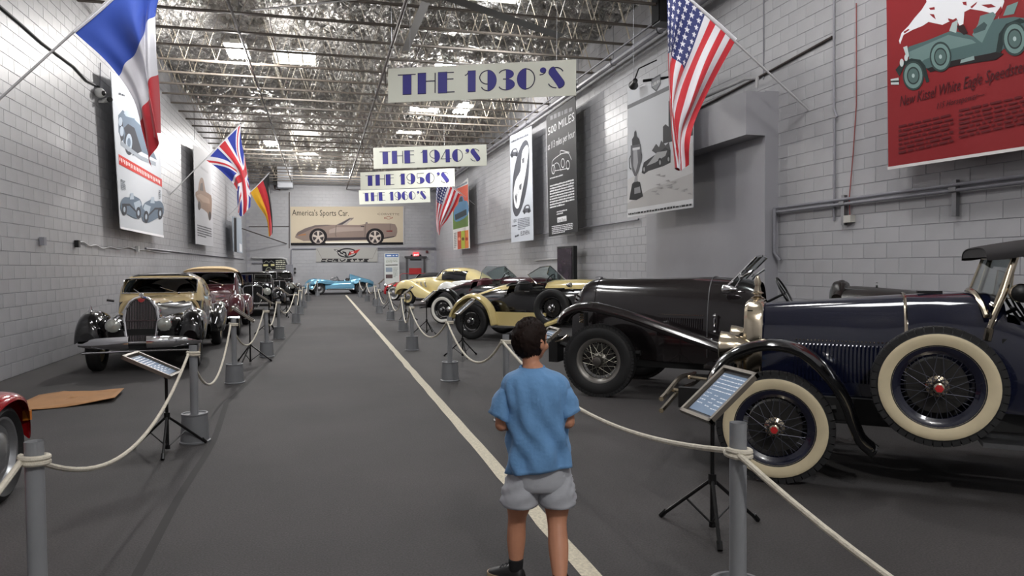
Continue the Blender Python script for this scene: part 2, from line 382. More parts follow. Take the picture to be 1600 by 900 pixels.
# ---- pipes
def pipe(name, pts, r, label, cat='pipe', mt=CONDUIT, hang=None, group=None, n=10):
    P = np.array(pts, float); t = thing(name, label, cat, P[0], 0, group); MB().tube(P-P[0], r, n).build('pipe_run', mt, t)
    if hang:
        for y in np.arange(max(P[0][1], 11), P[-1][1], hang[0]):
            MB().tube([(0, y-P[0][1], r), (0, y-P[0][1], hang[1])], .008, 5).build('hanger', STEEL, t)
            MB().lathe([(r+.004, -.015), (r+.015, -.015), (r+.015, .015), (r+.004, .015)], (0, y-P[0][1], 0), (0, 1, 0), 12).build('clamp', STEEL, t)
    return t
DARKP = mat('dark_sprinkler_pipe', '#3a302c', .5, .3)
p1 = at(585, 158, 2, 6.42); p2 = at(400, 125, 2, 6.5); p3 = at(440, 120, 2, 7.2); p4 = at(672, 40, 2, 7.2)
pipe('sprinkler_pipe', [(p1[0], 8, 6.42), (p1[0], YF-.2, 6.42)], .035, 'thick dark brown pipe running the length of the hall left of the decade banners', mt=DARKP, hang=(4.86, 1.1))
pipe('sprinkler_pipe', [(p2[0], 8, 6.5), (p2[0], YF-2.5, 6.5)], .026, 'dark pipe running the length of the hall past the left strip light', mt=DARKP, hang=(4.86, 1.0))
pipe('sprinkler_pipe', [(p3[0], 8, 7.2), (p3[0], YF-.2, 7.2)], .014, 'thin dark bracing rod between the left pipe and the middle pipe', mt=DARKP)
pipe('sprinkler_pipe', [(p4[0], 8, 7.2), (p4[0], YF-.2, 7.2)], .016, 'thin dark bracing rod high above the decade banners', mt=DARKP)
for y in (17.5, 22.4, 27.3): tag(MB().tube([(0, 0, 0), (0, 0, -.42)], .018, 6).build('drop_pipe', DARKP, loc=(p1[0], y, 6.4)), 'short dark sprinkler drop on the thick pipe, %s along the hall' % {17.5: 'nearest', 22.4: 'second', 27.3: 'third'}[y], 'pipe', 'sprinkler drops')
q1 = at(972, 88, 0, 6.82); q2 = at(975, 70, 0, 6.75)
pipe('wall_pipe', [(6.82, 5, q1[2]), (6.82, YF-.3, q1[2])], .075, 'thick grey pipe along the top of the right wall', mt=CONDUIT, hang=(2.4, .9))
pipe('wall_pipe', [(6.75, 5, q2[2]), (6.75, YF-.3, q2[2])], .028, 'thin grey pipe just above the thick pipe on the right wall', mt=CONDUIT)
for dz, lb in ((.03, 'upper'), (-.035, 'lower')):
    pipe('conduit', [(7.07, 0, 2.43+dz), (7.07, 9.95, 2.43+dz)], .022, '%s of the twin conduits under the red poster on the right wall' % lb, 'conduit', group='twin conduits')
for px, py, q, lb in ((1318, 325, .42, 'beside the outlet box'), (1492, 300, .42, 'under the red poster')):
    p = at(px, py, 0, 7.09); tag(MB().box((0, 0, 0), (.05, .06, q)).box((-.035, 0, .1), (.04, .1, .05)).build('strut_bracket', STEEL, loc=(7.1, p[1], 2.43-.12)), 'vertical steel strut holding the twin conduits %s' % lb, 'bracket')
V = lambda pts, off=.03: [at(x, y, 0, XR-off) for x, y in pts]
pipe('conduit', V([(1040, 202), (1100, 165), (1200, 113), (1300, 58)]), .02, 'dark conduit climbing the right wall above the pier', 'conduit', DARKP)
pipe('conduit', V([(1303, -10), (1303, 60), (1303, 170), (1308, 183)], .05), .018, 'bent vertical conduit on the right wall left of the red poster', 'conduit')
pipe('conduit', V([(1304, 185), (1304, 280), (1303, 345)]), .016, 'thin vertical conduit below the bent conduit on the right wall', 'conduit')
pipe('conduit', V([(1193, -10), (1193, 100), (1193, 124)], .014), .012, 'thin vertical conduit high on the right wall beside the big flag', 'conduit')
pipe('cord', V([(1338, 5), (1338, 164), (1333, 240), (1327, 310), (1328, 338)]), .007, 'thin red hanging cord on the right wall', 'cord', mat('red_cord', '#8c3f3a', .6))
p = at(1327, 342, 0, 7.1); tag(MB().box((0, 0, 0), (.08, .14, .1)).build('outlet_box', mat('pale_box', '#b9b7b0', .5), loc=(7.1, p[1], p[2])), 'small pale outlet box at the end of the red cord', 'outlet box')
pipe('conduit', [(6.8, 10.0, 4.4), (6.8, 9.98, 4.55), (6.8, 10.3, 4.62), (6.8, 14, 4.62)], .03, 'bent pale pipe lying on top of the pier header', 'conduit', mat('pale_conduit', '#a9a9aa', .4))
pipe('conduit', [(7.04, 9.86, 2.45), (7.04, 9.86, 1.75), (7.1, 9.8, 1.62)], .03, 'short grey drain pipe at the edge of the pier', 'conduit')
pipe('conduit', [(7.09, 15.0, 2.62), (7.09, 33, 2.62)], .022, 'long conduit along the right wall behind the hanging posters', 'conduit')
pipe('conduit', V([(836, 407), (872, 404)], .05), .025, 'short white conduit low on the right wall left of the dark screen', 'conduit', mat('pale_conduit', '#a9a9aa', .4))
W_ = lambda pts, off=.03: [at(x, y, 0, XL+off) for x, y in pts]
pipe('cable', W_([(-30, -14), (0, 10), (35, 40), (64, 66), (80, 78), (92, 87), (115, 104), (135, 126), (155, 136)]), .02, 'sagging black cable running up the left wall to the cameras', 'cable', mat('cable_black', '#2a2a2d', .6))
pipe('cable', W_([(156, 136), (157, 98)]), .01, 'thin vertical wire above the wall cameras', 'cable', CONDUIT)
wz = [(122, 379), (130, 378), (140, 384), (150, 383), (160, 388), (172, 386), (186, 389), (200, 386), (214, 390), (230, 391), (248, 394), (266, 395)]
pipe('cable', [tuple(p) for p in spline(W_(wz), 60)], .012, 'wavy white cable low on the left wall under the car banner', 'cable', mat('white_cable', '#c4c4c6', .5))
pipe('conduit', [(XL+.04, 19.8, 2.08), (XL+.04, 43, 2.08)], .025, 'long conduit along the far part of the left wall', 'conduit')
for px, py, lb, mt_ in ((66, 377, 'small grey outlet box alone on the left wall', CONDUIT), (120, 381, 'dark outlet box where the wavy white cable starts', BLACK), (214, 389, 'pale junction box on the wavy white cable', WHITEM)):
    p = at(px, py, 0, XL+.04); tag(MB().box((0, 0, 0), (.07, .1, .13)).build('outlet_box', mt_, loc=(XL+.05, p[1], p[2])), lb, 'outlet box')
for px, py, lb in ((155, 145, 'upper dome security camera on the left wall'), (160, 156, 'lower bullet security camera on the left wall')):
    p = at(px, py, 0, XL+.1); t = thing('security_camera', lb, 'camera', (XL+.03, p[1], p[2]))
    if py < 150: MB().ball((.08, 0, 0), .1, 14).build('dome_housing', WHITEM, t); MB().ball((.15, -.03, -.01), .055, 10).build('lens', BLACK, t)
    else: MB().tube([(0, 0, -.04), (.08, 0, -.04), (.12, 0, 0)], .025, 8).build('mount', WHITEM, t); MB().tube([(.06, .1, .0), (.2, -.04, 0)], .045, 10).build('body', WHITEM, t); MB().tube([(.2, -.04, 0), (.24, -.08, 0)], .05, 10).build('lens', BLACK, t)
# ------------------------------------------------------------------ decade banners
BOARD = mat('banner_board', '#eceee0', .5); NAVY = mat('banner_blue', '#37328c', .5); DARKL = mat('banner_outline', '#1c1a3c', .5)
def arc(cx, cy, rx, ry, a0, a1, n=16): return [(cx+rx*cos(a), cy+ry*sin(a)) for a in np.linspace(R(a0), R(a1), n)]
def glyph(ch):
    T, S = [], []
    if ch == 'T': S += [[(0, .97), (.95, .97)]]; T += [[(.27, 0), (.71, 0), (.71, .95), (.27, .95)]]
    if ch == 'H': T += [[(0, 0), (.42, 0), (.42, 1), (0, 1)]]; S += [[(.42, .6), (.91, .6)], [(.91, 0), (.91, 1)]]
    if ch == 'E': T += [[(0, 0), (.46, 0), (.46, 1), (0, 1)]]; S += [[(.4, .98), (.82, .98)], [(.4, .66), (.8, .66)], [(.4, .02), (.86, .02)]]
    if ch == '1': T += [[(.16, 0), (.54, 0), (.54, 1), (.16, 1)]]; S += [[(0, .8), (.1, .84), (.2, .98)]]
    if ch == '9': T += [arc(.42, .5, .44, .5, -90, 90)]; S += [arc(.42, .66, .41, .33, 90, 270), arc(.42, .3, .34, .29, -90, -160)]
    if ch == '6': T += [arc(.44, .5, .44, .5, 90, 270)]; S += [arc(.44, .33, .41, .32, -90, 90), arc(.44, .7, .34, .29, 90, 20)]
    if ch == '3': T += [arc(.42, .77, .38, .23, -90, 90), arc(.42, .27, .43, .27, -90, 90)]; S += [arc(.42, .77, .36, .22, 90, 165), [(.26, .54), (.45, .53)], arc(.42, .27, .38, .26, -90, -160)]
    if ch == '0': T += [arc(.445, .5, .445, .5, 90, 270)]; S += [arc(.445, .5, .43, .48, -90, 90)]
    if ch == '4': T += [[(.42, 0), (.76, 0), (.76, 1), (.42, 1)]]; S += [[(.03, .26), (.45, .98)], [(0, .26), (.9, .26)]]
    if ch == '5': T += [arc(.42, .31, .44, .31, -90, 90)]; S += [[(.12, .98), (.82, .98)], [(.13, .56), (.13, .98)], arc(.42, .31, .33, .3, 90, 140), arc(.42, .31, .38, .3, -90, -155)]
    if ch == "'": T += [arc(.17, .88, .15, .13, 0, 360, 18)]; S += [[(.31, .88), (.27, .76), (.15, .68), (0, .66)]]
    if ch == 'S': T += [[tuple(p) for p in spline([(.06, .82), (.14, .95), (.3, 1), (.42, .82), (.66, .5), (.8, .28), (.76, .1), (.55, .0), (.44, .16), (.22, .46), (.06, .68)], 40, True)]]; S += [arc(.4, .68, .36, .3, 100, 20), arc(.42, .3, .4, .29, -90, -165)]
    return T, S
POS = [0, 1.065, 2.13, 3.52, 4.27, 5.2, 6.17, 7.29, 7.7]
def banner(word, tl, tr, h, label):
    tl, tr = vec(tl), vec(tr); x = tr-tl; Lw = np.linalg.norm(x); x /= Lw; z = np.cross(x, (0, 0, 1)); z /= np.linalg.norm(z); y = np.cross(z, x)
    o = tl-y*h; t = thing('hanging_banner', label, 'sign', group='decade banners over the aisle')
    t.matrix_world = Matrix([[x[i], y[i], z[i], o[i]] for i in range(3)]+[[0, 0, 0, 1]])
    MB().box((Lw/2, h/2, -.012), (Lw, h, .02)).build('board', BOARD, t, smooth=0)
    H = h*.585; k = Lw*.885/8.5
    for ch, px in zip(word, POS):
        T, S = glyph(ch); M = MB(); ox, oy = Lw*.055, h*.225+ (0 if True else 0)
        f = lambda p: (ox+(px+p[0])*k, oy+p[1]*H)
        for P in T:
            c = np.mean(P, 0); big = [c+(vec(p)-c)*(1+.06) for p in P]
            M.flat([f(p) for p in big], .003, 1); M.flat([f(p) for p in P], .006, 0)
        for P in S: M.stroke([f(p) for p in P], .02*h/.66, .0045, 1)
        M.build('letter', [NAVY, DARKL], t, smooth=0)
    for q in (.12, .9): MB().tube([(Lw*q, h, -.01), (Lw*q, h+7.72-(o[2]+h), -.01)], .004, 5).build('wire', STEEL, t)
for word, a, ya, b, yb, lb in (("THE1930'S", (606.3, 107.2), 14.0, (900.3, 92.8), 12.4, "THE 1930'S"), ("THE1940'S", (583, 231), 22.7, (760, 225.6), 21.6, "THE 1940'S"),
                               ("THE1950'S", (562.8, 269.4), 27.2, (710, 263), 25.6, "THE 1950'S"), ("THE1960'S", (560.5, 297.5), 33.8, (671.5, 294), 33.3, "THE 1960'S")):
    banner(word, at(*a, 1, ya), at(*b, 1, yb), .66, 'long cream hanging board lettered %s in blue' % lb)
# ------------------------------------------------------------------ posters (flat prints authored in photo coordinates on their own plane)
class Poster:
    def __init__(s, name, label, side, v, corners, bg, cat='poster', group=None, th=.012, rail=None):
        s.side, s.v = side, v; ax = 1 if side == 'F' else 0; s.ax = ax
        P = [at(x, y, ax, v) for x, y in corners]    # tl, bl, br, tr
        h = {'R': lambda p: -p[1], 'L': lambda p: p[1], 'F': lambda p: p[0]}[side]; s.h = h
        s.h0 = min(h(p) for p in P); s.z0 = min(p[2] for p in P); s.hand = h
        X = {'R': (0, -1, 0), 'L': (0, 1, 0), 'F': (1, 0, 0)}[side]; Z = {'R': (-1, 0, 0), 'L': (1, 0, 0), 'F': (0, -1, 0)}[side]
        o = [0, 0, s.z0]; o[ax] = v
        if side == 'R': o[1] = -s.h0
        elif side == 'L': o[1] = s.h0
        else: o[0] = s.h0
        s.t = thing(name, label, cat, group=group)
        s.t.matrix_world = Matrix([[X[i], (0, 0, 1)[i], Z[i], o[i]] for i in range(3)]+[[0, 0, 0, 1]])
        pts = [(h(p)-s.h0, p[2]-s.z0) for p in P]; s.pts = pts
        MB().prism([(a, b, -th) for a, b in pts], (0, 0, th)).build('panel', bg, s.t, smooth=0)
        s.M = MB(); s.mats = []; s.lay = .0015
    def q(s, x, y): p = at(x, y, s.ax, s.v); return (s.h(p)-s.h0, p[2]-s.z0)
    def mi(s, m):
        if m not in s.mats: s.mats.append(m)
        return s.mats.index(m)
    def up(s): s.lay += .00018; return s.lay
    def poly(s, pts, m, sm=0):
        P = [s.q(*p) for p in pts]
        if sm: P = [tuple(p) for p in spline(P, len(P)*sm, True)]
        s.M.flat(P, s.up(), s.mi(m)); return s
    def line(s, pts, m, wd=.02, closed=False, sm=0):
        P = [s.q(*p) for p in pts]
        if sm: P = [tuple(p) for p in spline(P, len(P)*sm, closed)]
        s.M.stroke(P, wd, s.up(), s.mi(m), closed); return s
    def oval(s, x, y, rx, ry, m, n=24): return s.poly([(x+rx*cos(a), y+ry*sin(a)) for a in np.linspace(0, 2*pi, n, endpoint=False)], m)
    def dash(s, a, b, hpx, m, seed=1, wmin=.03, wmax=.14):
        """a row of illegible print from photo point a to b"""
        A, B = vec(s.q(*a)), vec(s.q(*b)); hh = s.q(a[0], a[1])[1]-s.q(a[0], a[1]+hpx)[1]; L = np.linalg.norm(B-A); d = (B-A)/L; rr = random.Random(seed); x = 0; z = s.up()
        while x < L-wmin:
            wd = min(rr.uniform(wmin, wmax), L-x); p, q_ = A+d*x, A+d*(x+wd); hk = hh*rr.uniform(.75, 1)
            s.M.flat([p, q_, (q_[0], q_[1]+hk), (p[0], p[1]+hk)], z, s.mi(m)); x += wd+wmin*.8
        return s
    def para(s, tl, bl, tr, br, n, m, seed=0, fill=.6):
        for i in range(n):
            f = (i+.5)/n; a = [tl[k]+(bl[k]-tl[k])*f for k in (0, 1)]; b = [tr[k]+(br[k]-tr[k])*f for k in (0, 1)]
            if i == n-1: b = [a[k]+(b[k]-a[k])*.6 for k in (0, 1)]
            s.dash(a, b, (bl[1]-tl[1])/n*fill, m, seed+i)
        return s
    def write(s, st, x, y, hpx, m, wpx=None, shear=0., name='lettering'):
        a = s.q(x, y); size = (s.q(x, y-hpx)[1]-a[1])*1.38; mw = None
        if wpx: mw = s.q(x+wpx, y)[0]-a[0]
        o = text(s.t, name, st, a[0], a[1], size, m, s.up(), shear, maxw=mw); return s
    def done(s, name='print'):
        if s.M.f: s.M.build(name, s.mats, s.t, smooth=0, recalc=False)
        return s.t
    def hang(s, top=7.4):
        w_ = max(p[0] for p in s.pts); hz = max(p[1] for p in s.pts)
        for f in (.1, .9): MB().tube([(w_*f, hz-.1, -.02), (w_*f, top-s.z0, -.02)], .006, 5).build('wire', STEEL, s.t)
        return s
def cm(h): return mat('print_'+h.lstrip('#'), h, .65, spec=.25)
K = lambda ox, oy, sc: (lambda pts: [(ox+x/sc, oy+y/sc) for x, y in pts])
# red speedster poster on the right wall
p = Poster('wall_poster', 'large red poster with a grey open car and a white eagle', 'R', 6.8, [(1384, -95), (1388, 265), (1700, 219), (1700, -190)], cm('#862226'))
c = K(1370, 0, 3.213)
p.poly(c([(117, 222), (112, 205), (125, 165), (160, 130), (190, 90), (225, 50), (250, 10), (240, -60), (420, -120), (640, -60), (640, 10), (610, 95), (590, 70), (530, 55), (470, 45), (440, 60), (435, 120), (415, 130), (400, 90), (330, 125), (260, 110), (230, 130), (180, 150), (135, 175)]), cm('#e4e6ea'))
for f in ([(262, 40), (290, 35), (292, 48), (270, 50)], [(265, 70), (288, 72), (297, 98), (280, 85)], [(430, 10), (450, 8), (452, 28), (436, 24)], [(470, 35), (505, 8), (500, 20), (478, 42)], [(358, 92), (390, 100), (385, 112), (362, 105)], [(525, 25), (575, 20), (600, 35), (560, 40)], [(135, 160), (160, 145), (165, 150), (140, 168)], [(595, 70), (625, 30), (630, 50), (605, 100)]): p.poly(c(f), cm('#862226'))
p.poly(c([(150, 262), (160, 235), (250, 205), (360, 160), (385, 155), (430, 165), (490, 185), (520, 130), (600, 95), (690, 85), (740, 90), (760, 230), (640, 245), (600, 280), (380, 315), (260, 345), (200, 330)]), cm('#4d6565'))
p.poly(c([(160, 262), (360, 175), (480, 200), (500, 215), (360, 250), (240, 300), (200, 330), (165, 320)]), cm('#6b8482'))
p.poly(c([(480, 175), (510, 120), (520, 80), (585, 60), (600, 75), (560, 150), (530, 215), (515, 205)]), cm('#6b8482')); p.poly(c([(484, 150), (540, 110), (556, 125), (545, 150), (490, 170)]), cm('#3d5050'))
p.poly(c([(635, 80), (655, 30), (712, 8), (690, 70)]), cm('#6f8a88')); p.poly(c([(365, 155), (380, 115), (410, 98), (400, 165)]), cm('#a9bcba'))
p.poly(c([(95, 350), (130, 310), (175, 293), (220, 300), (245, 330), (265, 410), (250, 415), (225, 340), (180, 310), (140, 330), (115, 385)]), cm('#22302f')); p.poly(c([(600, 260), (615, 170), (650, 120), (720, 92), (760, 110), (700, 125), (650, 170), (625, 265), (570, 268)]), cm('#22302f'))
p.poly(c([(250, 345), (380, 305), (600, 262), (640, 270), (600, 300), (400, 330), (270, 362)]), cm('#20191b')); p.poly(c([(425, 300), (490, 280), (492, 300), (420, 318)]), cm('#8ba09e'))
for x, y, r in ((185, 380, 74), (322, 285, 76), (695, 195, 86)):
    for k, h in ((1, '#31403f'), (.86, '#6f8a86'), (.6, '#2a3534'), (.5, '#546a68'), (.14, '#a9bcba')): p.oval(1370+x/3.213, y/3.213, r*k*.72/3.213, r*k/3.213, cm(h))
p.poly(c([(72, 398), (112, 390), (114, 425), (74, 425)]), cm('#c6d0cf')); p.line(c([(72, 410), (114, 408)]), cm('#2a3534'), .02); p.oval(1370+128/3.213, 315/3.213, 10/3.213, 20/3.213, cm('#c6d0cf')); p.oval(1370+150/3.213, 290/3.213, 9/3.213, 17/3.213, cm('#c6d0cf')); p.poly(c([(135, 238), (155, 230), (165, 280), (155, 295)]), cm('#b9c8c6'))
p.poly(c([(405, 130), (440, 125), (460, 165), (440, 175), (415, 155)]), cm('#2c1618'))
a, b = p.q(1406, 168), p.q(1600, 117)
def sl(st, x, y, hpx, wpx, dy, mt, shear=.25):
    n0 = p.q(x, y); o = text(p.t, 'lettering', st, 0, 0, (p.q(x, y-hpx)[1]-n0[1])*1.38, mt, p.up(), shear, maxw=p.q(x+wpx, y+dy)[0]-n0[0])
    return o, n0
mk = cm('#43161d')
for st, x, y, hp, wp, dy in (('New Kissel White Eagle Speedster', 1406, 167, 17, 199, -57), ('115 Horsepower\u2014', 1463, 171, 10, 74, -24)):
    o, n0 = sl(st, x, y, hp, wp, dy, mk); o.location = (n0[0], n0[1], 0)
for i in range(7):
    y = 633+22*i; p.dash((1370+112/3.213, (y+8)/3.213), (1370+388/3.213, (y-54)/3.213), 3.4, cm('#5e1a20'), i); p.dash((1370+415/3.213, (y-72)/3.213), (1370+760/3.213, (y-148)/3.213), 3.4, cm('#5e1a20'), i+20)
p.poly([(1388, 261), (1388, 265.5), (1700, 219.5), (1700, 214)], cm('#d9d6d4')); p.done()
# trophy poster
p = Poster('wall_poster', 'black and white poster with a silver trophy and old race cars', 'R', 6.35, [(980.5, 143), (980.5, 339.5), (1083, 324), (1083, 109)], cm('#cdcfd3')); p.hang()
c = K(960, 110, 3.75)
p.poly(c([(77, 205), (460, 22), (460, 50), (77, 228)]), cm('#77787b')); p.poly(c([(77, 640), (200, 570), (340, 500), (460, 470), (460, 800), (77, 862)]), cm('#b7b5b4')); p.poly(c([(77, 640), (200, 570), (340, 500), (460, 420), (460, 600), (200, 700), (77, 780)]), cm('#c9c8c8'))
p.poly(c([(77, 815), (460, 752), (460, 800), (77, 862)]), cm('#d6d7d9'))
p.poly(c([(285, 330), (300, 315), (318, 330), (318, 180), (332, 170), (460, 150), (460, 380), (400, 400), (285, 430)]), cm('#3a3a3d')); p.poly(c([(220, 470), (245, 430), (262, 450), (275, 410), (300, 440), (320, 420), (330, 470), (260, 500)]), cm('#4b4a4c'))
p.poly(c([(160, 600), (172, 540), (200, 520), (260, 480), (300, 450), (330, 470), (330, 540), (290, 560), (200, 590), (175, 608)]), cm('#2b2b2e')); p.poly(c([(190, 560), (250, 480), (310, 470), (300, 500), (240, 540)]), cm('#a5a5a6'))
for x, y, r in ((175, 580, 26), (268, 540, 28), (318, 520, 26)): p.oval(960+x/3.75, 110+y/3.75, r*.45/3.75, r/3.75, cm('#1d1d20')); p.oval(960+x/3.75, 110+y/3.75, r*.2/3.75, r*.5/3.75, cm('#9a9a9b'))
p.poly(c([(218, 55), (246, 35), (272, 22), (272, 80), (246, 125), (218, 100)]), cm('#55565a')); p.poly(c([(222, 58), (268, 30), (268, 78), (246, 116), (222, 97)]), cm('#8d8f92')); p.write('AUBURN', 1019, 136.5-1, 5, cm('#f0f0f0'), 12)
p.poly(c([(88, 757), (105, 665), (115, 655), (137, 650), (152, 655), (169, 738), (130, 760)]), cm('#232326')); p.poly(c([(118, 690), (150, 680), (155, 715), (118, 725)]), cm('#8d8d90')); p.poly(c([(117, 655), (122, 615), (134, 612), (138, 650)]), cm('#9a9a9d'))
p.poly(c([(97, 470), (97, 440), (155, 432), (160, 480), (155, 545), (140, 600), (130, 620), (118, 618), (105, 585), (97, 530)]), cm('#5c5c60')); p.poly(c([(112, 470), (135, 465), (140, 540), (125, 600), (112, 560)]), cm('#a5a5a9')); p.poly(c([(105, 440), (104, 405), (116, 385), (118, 362), (124, 350), (130, 362), (132, 385), (146, 402), (152, 432)]), cm('#2c2c30')); p.poly(c([(108, 455), (150, 448), (150, 462), (108, 470)]), cm('#d5d5d8'))
p.line(c([(97, 500), (88, 520), (90, 570), (100, 580)]), cm('#3a3a3e'), .03); p.line(c([(158, 480), (162, 500), (158, 540)]), cm('#3a3a3e'), .03)
for i in range(14): rr = random.Random(i); x, y = rr.uniform(180, 440), rr.uniform(600, 730); p.poly(c([(x, y), (x+rr.uniform(15, 50), y-8), (x+30, y+5)]), cm('#9c9a9a'))
p.dash((982.5, 336), (1082, 321), 3, cm('#3a3a3c'), 3); p.done()
# tall black poster
p = Poster('wall_poster', 'tall black poster headed 500 MILES at 113 miles per hour', 'R', 6.72, [(853.5, 182), (857.5, 370), (903, 362), (899, 150)], cm('#19191c')); p.hang(); c = K(780, 140, 3.464)
wh = cm('#e6e6e8')
for st, x, y, hp, wp, dy in (('500 MILES', 856, 212, 13, 41, -13), ('at 113 miles per hour', 856, 235, 12, 42, -20)):
    n0 = p.q(x, y); n1 = p.q(x+wp, y+dy); text(p.t, 'lettering', st, n0[0], n0[1], (p.q(x, y-hp)[1]-n0[1])*1.3, wh, p.up(), maxw=n1[0]-n0[0])
p.dash((860, 188), (897, 172), 7, cm('#85858a'), 5, .12, .3)
for pts in ([(285, 425), (290, 385), (325, 355), (345, 345), (375, 345), (392, 380)], [(290, 455), (300, 405), (320, 400), (335, 440)], [(330, 350), (335, 330), (380, 340)], [(300, 440), (380, 425)]): p.line(c(pts), wh, .02, sm=4)
for x, y in ((293, 432), (372, 408), (345, 398)): p.line([(780+x/3.464+9/3.464*cos(a), 140+y/3.464+24/3.464*sin(a)) for a in np.linspace(0, 6.28, 18)], wh, .03)
p.para(c([(275, 520)])[0], c([(275, 650)])[0], c([(405, 485)])[0], c([(408, 620)])[0], 9, wh, 3); p.dash(c([(275, 485)])[0], c([(345, 465)])[0], 2, wh, 9); p.para(c([(312, 660)])[0], c([(312, 685)])[0], c([(368, 648)])[0], c([(368, 672)])[0], 2, wh, 31)
p.poly(c([(315, 693), (365, 682), (366, 710), (316, 720)]), wh); p.write('Dual Ratio', 872, 347, 5, cm('#232327'), 12); p.para(c([(285, 740)])[0], c([(287, 788)])[0], c([(400, 722)])[0], c([(402, 768)])[0], 5, wh, 41); p.done()
# white poster with oval
p = Poster('wall_poster', 'tall white poster with a pale car in a dark slanted oval', 'R', 6.72, [(796.5, 213), (799, 379), (833.5, 375), (830.5, 197)], cm('#bfc4cc')); p.hang()
ov = [(72, 600), (75, 480), (95, 370), (125, 290), (150, 275), (162, 320), (160, 450), (140, 580), (110, 670), (88, 685), (74, 650)]
p.poly(c(ov), cm('#3f4148'), 4)
p.poly(c([(85, 630), (78, 560), (90, 490), (115, 440), (120, 380), (128, 330), (150, 300), (158, 330), (150, 400), (138, 480), (122, 560), (105, 640)]), cm('#e9ecef'), 3); p.line(c([(92, 600), (110, 520), (125, 430), (140, 330)]), cm('#4a4c52'), .03, sm=4)
for pts in ([(85, 580), (92, 560), (98, 590), (92, 620)], [(108, 520), (122, 505), (120, 540), (110, 545)], [(122, 375), (138, 365), (136, 395), (124, 400)]): p.poly(c(pts), cm('#55575d'))
for ox, oy in ((80, 340), (147, 645)):
    p.poly(c([(ox-18, oy+20), (ox-15, oy), (ox-5, oy-18), (ox+14, oy-22), (ox+22, oy), (ox+22, oy+18)]), cm('#4b4d55'), 3); p.poly(c([(ox-4, oy-2), (ox-1, oy-14), (ox+12, oy-16), (ox+14, oy-4)]), cm('#c9ced6')); p.oval(780+(ox-10)/3.464, 140+(oy+18)/3.464, 1.6, 3.2, cm('#26282d')); p.oval(780+(ox+14)/3.464, 140+(oy+12)/3.464, 1.6, 3.2, cm('#26282d'))
p.dash(c([(66, 290)])[0], c([(160, 248)])[0], 3.5, cm('#5a5c64'), 4); p.write('100', 801, 348.5, 5.5, cm('#4a4c54'), 5.5); p.para(c([(100, 700)])[0], c([(102, 765)])[0], c([(165, 690)])[0], c([(167, 750)])[0], 7, cm('#6e717a'), 11); p.dash(c([(72, 742)])[0], c([(96, 738)])[0], 2, cm('#4a4c54'), 8)
p.write('ELEVEN', 813.5, 368, 6.5, cm('#3a3c44'), 13.5); p.dash(c([(86, 800)])[0], c([(108, 792)])[0], 3, cm('#5a5c64'), 6); p.done()
# colourful poster far right
p = Poster('wall_poster', 'colourful poster with a blue truck over red, green and orange squares', 'R', 6.72, [(706, 300), (708.5, 390.5), (734, 388), (731, 278)], cm('#d8d6d2')); p.hang(); c = K(640, 220, 4.5)
p.poly(c([(300, 350), (410, 305), (412, 460), (304, 500)]), cm('#c8553c')); p.poly(c([(304, 500), (412, 460), (413, 600), (306, 625)]), cm('#5f7a3c')); p.poly(c([(310, 530), (315, 480), (340, 445), (350, 400), (372, 388), (385, 420), (408, 430), (410, 520), (330, 570)]), cm('#4f7a9c'), 3); p.poly(c([(345, 430), (352, 400), (370, 392), (374, 425)]), cm('#2c3a46')); p.poly(c([(318, 520), (400, 480), (402, 520), (322, 560)]), cm('#27343d'))
for i, h in enumerate(('#b04a34', '#a9b23e', '#d07a3a')): x0 = 336+i*26; p.poly(c([(x0, 640-i*4), (x0+26, 634-i*4), (x0+28, 758-i*3), (x0+2, 764-i*3)]), cm(h)); p.oval(640+(x0+14)/4.5, 220+690/4.5, 2, 2.6, cm(('#e08a70', '#5c4a22', '#a03020')[i]))
p.para(c([(312, 650)])[0], c([(314, 760)])[0], c([(330, 645)])[0], c([(332, 755)])[0], 9, cm('#7d7a78'), 3); p.dash(c([(315, 345)])[0], c([(405, 298)])[0], 3, cm('#7a8590'), 2); p.done()
# left wall banner with cars
p = Poster('wall_poster', 'white fabric banner with blue-grey cars and a red stripe', 'L', -4.1, [(173, 112), (188, 357), (255.5, 371), (247, 142)], cm('#c3c7cd')); p.hang(); c = K(160, 90, 3)
gy, gd, gl = cm('#5d6c7c'), cm('#2d3038'), cm('#a3afbc')
p.poly(c([(75, 350), (74, 270), (95, 245), (130, 280), (170, 290), (180, 300), (255, 480), (180, 440), (150, 460), (100, 400)]), gy); p.poly(c([(100, 260), (110, 245), (180, 265), (200, 330), (165, 290), (110, 275)]), gl); p.poly(c([(100, 330), (120, 310), (150, 330), (185, 440), (140, 460), (150, 400), (130, 345), (108, 360)]), gd)
p.oval(160+126/3, 90+395/3, 24/3, 62/3, gd); p.oval(160+124/3, 90+398/3, 15/3, 42/3, gl); p.oval(160+124/3, 90+398/3, 8/3, 22/3, gy); p.poly(c([(80, 310), (95, 300), (100, 380), (88, 395), (80, 360)]), gd); p.oval(160+84/3, 90+300/3, 3, 7, gl); p.oval(160+90/3, 90+345/3, 3, 8, gl); p.poly(c([(150, 290), (165, 245), (185, 270), (190, 330)]), gl); p.line(c([(85, 400), (180, 470), (250, 500)]), cm('#8c939c'), .1)
p.poly(c([(75, 452), (278, 570), (279, 607), (77, 500)]), cm('#bf3a34'))
for i in range(26): rr = random.Random(i); x = 80+7.4*i; y0 = 458+(x-75)*.58; p.poly(c([(x, y0+6), (x+3.4, y0+8), (x+3.4, y0+30-rr.random()*10), (x, y0+28-rr.random()*8)]), cm('#f2e6e6'))
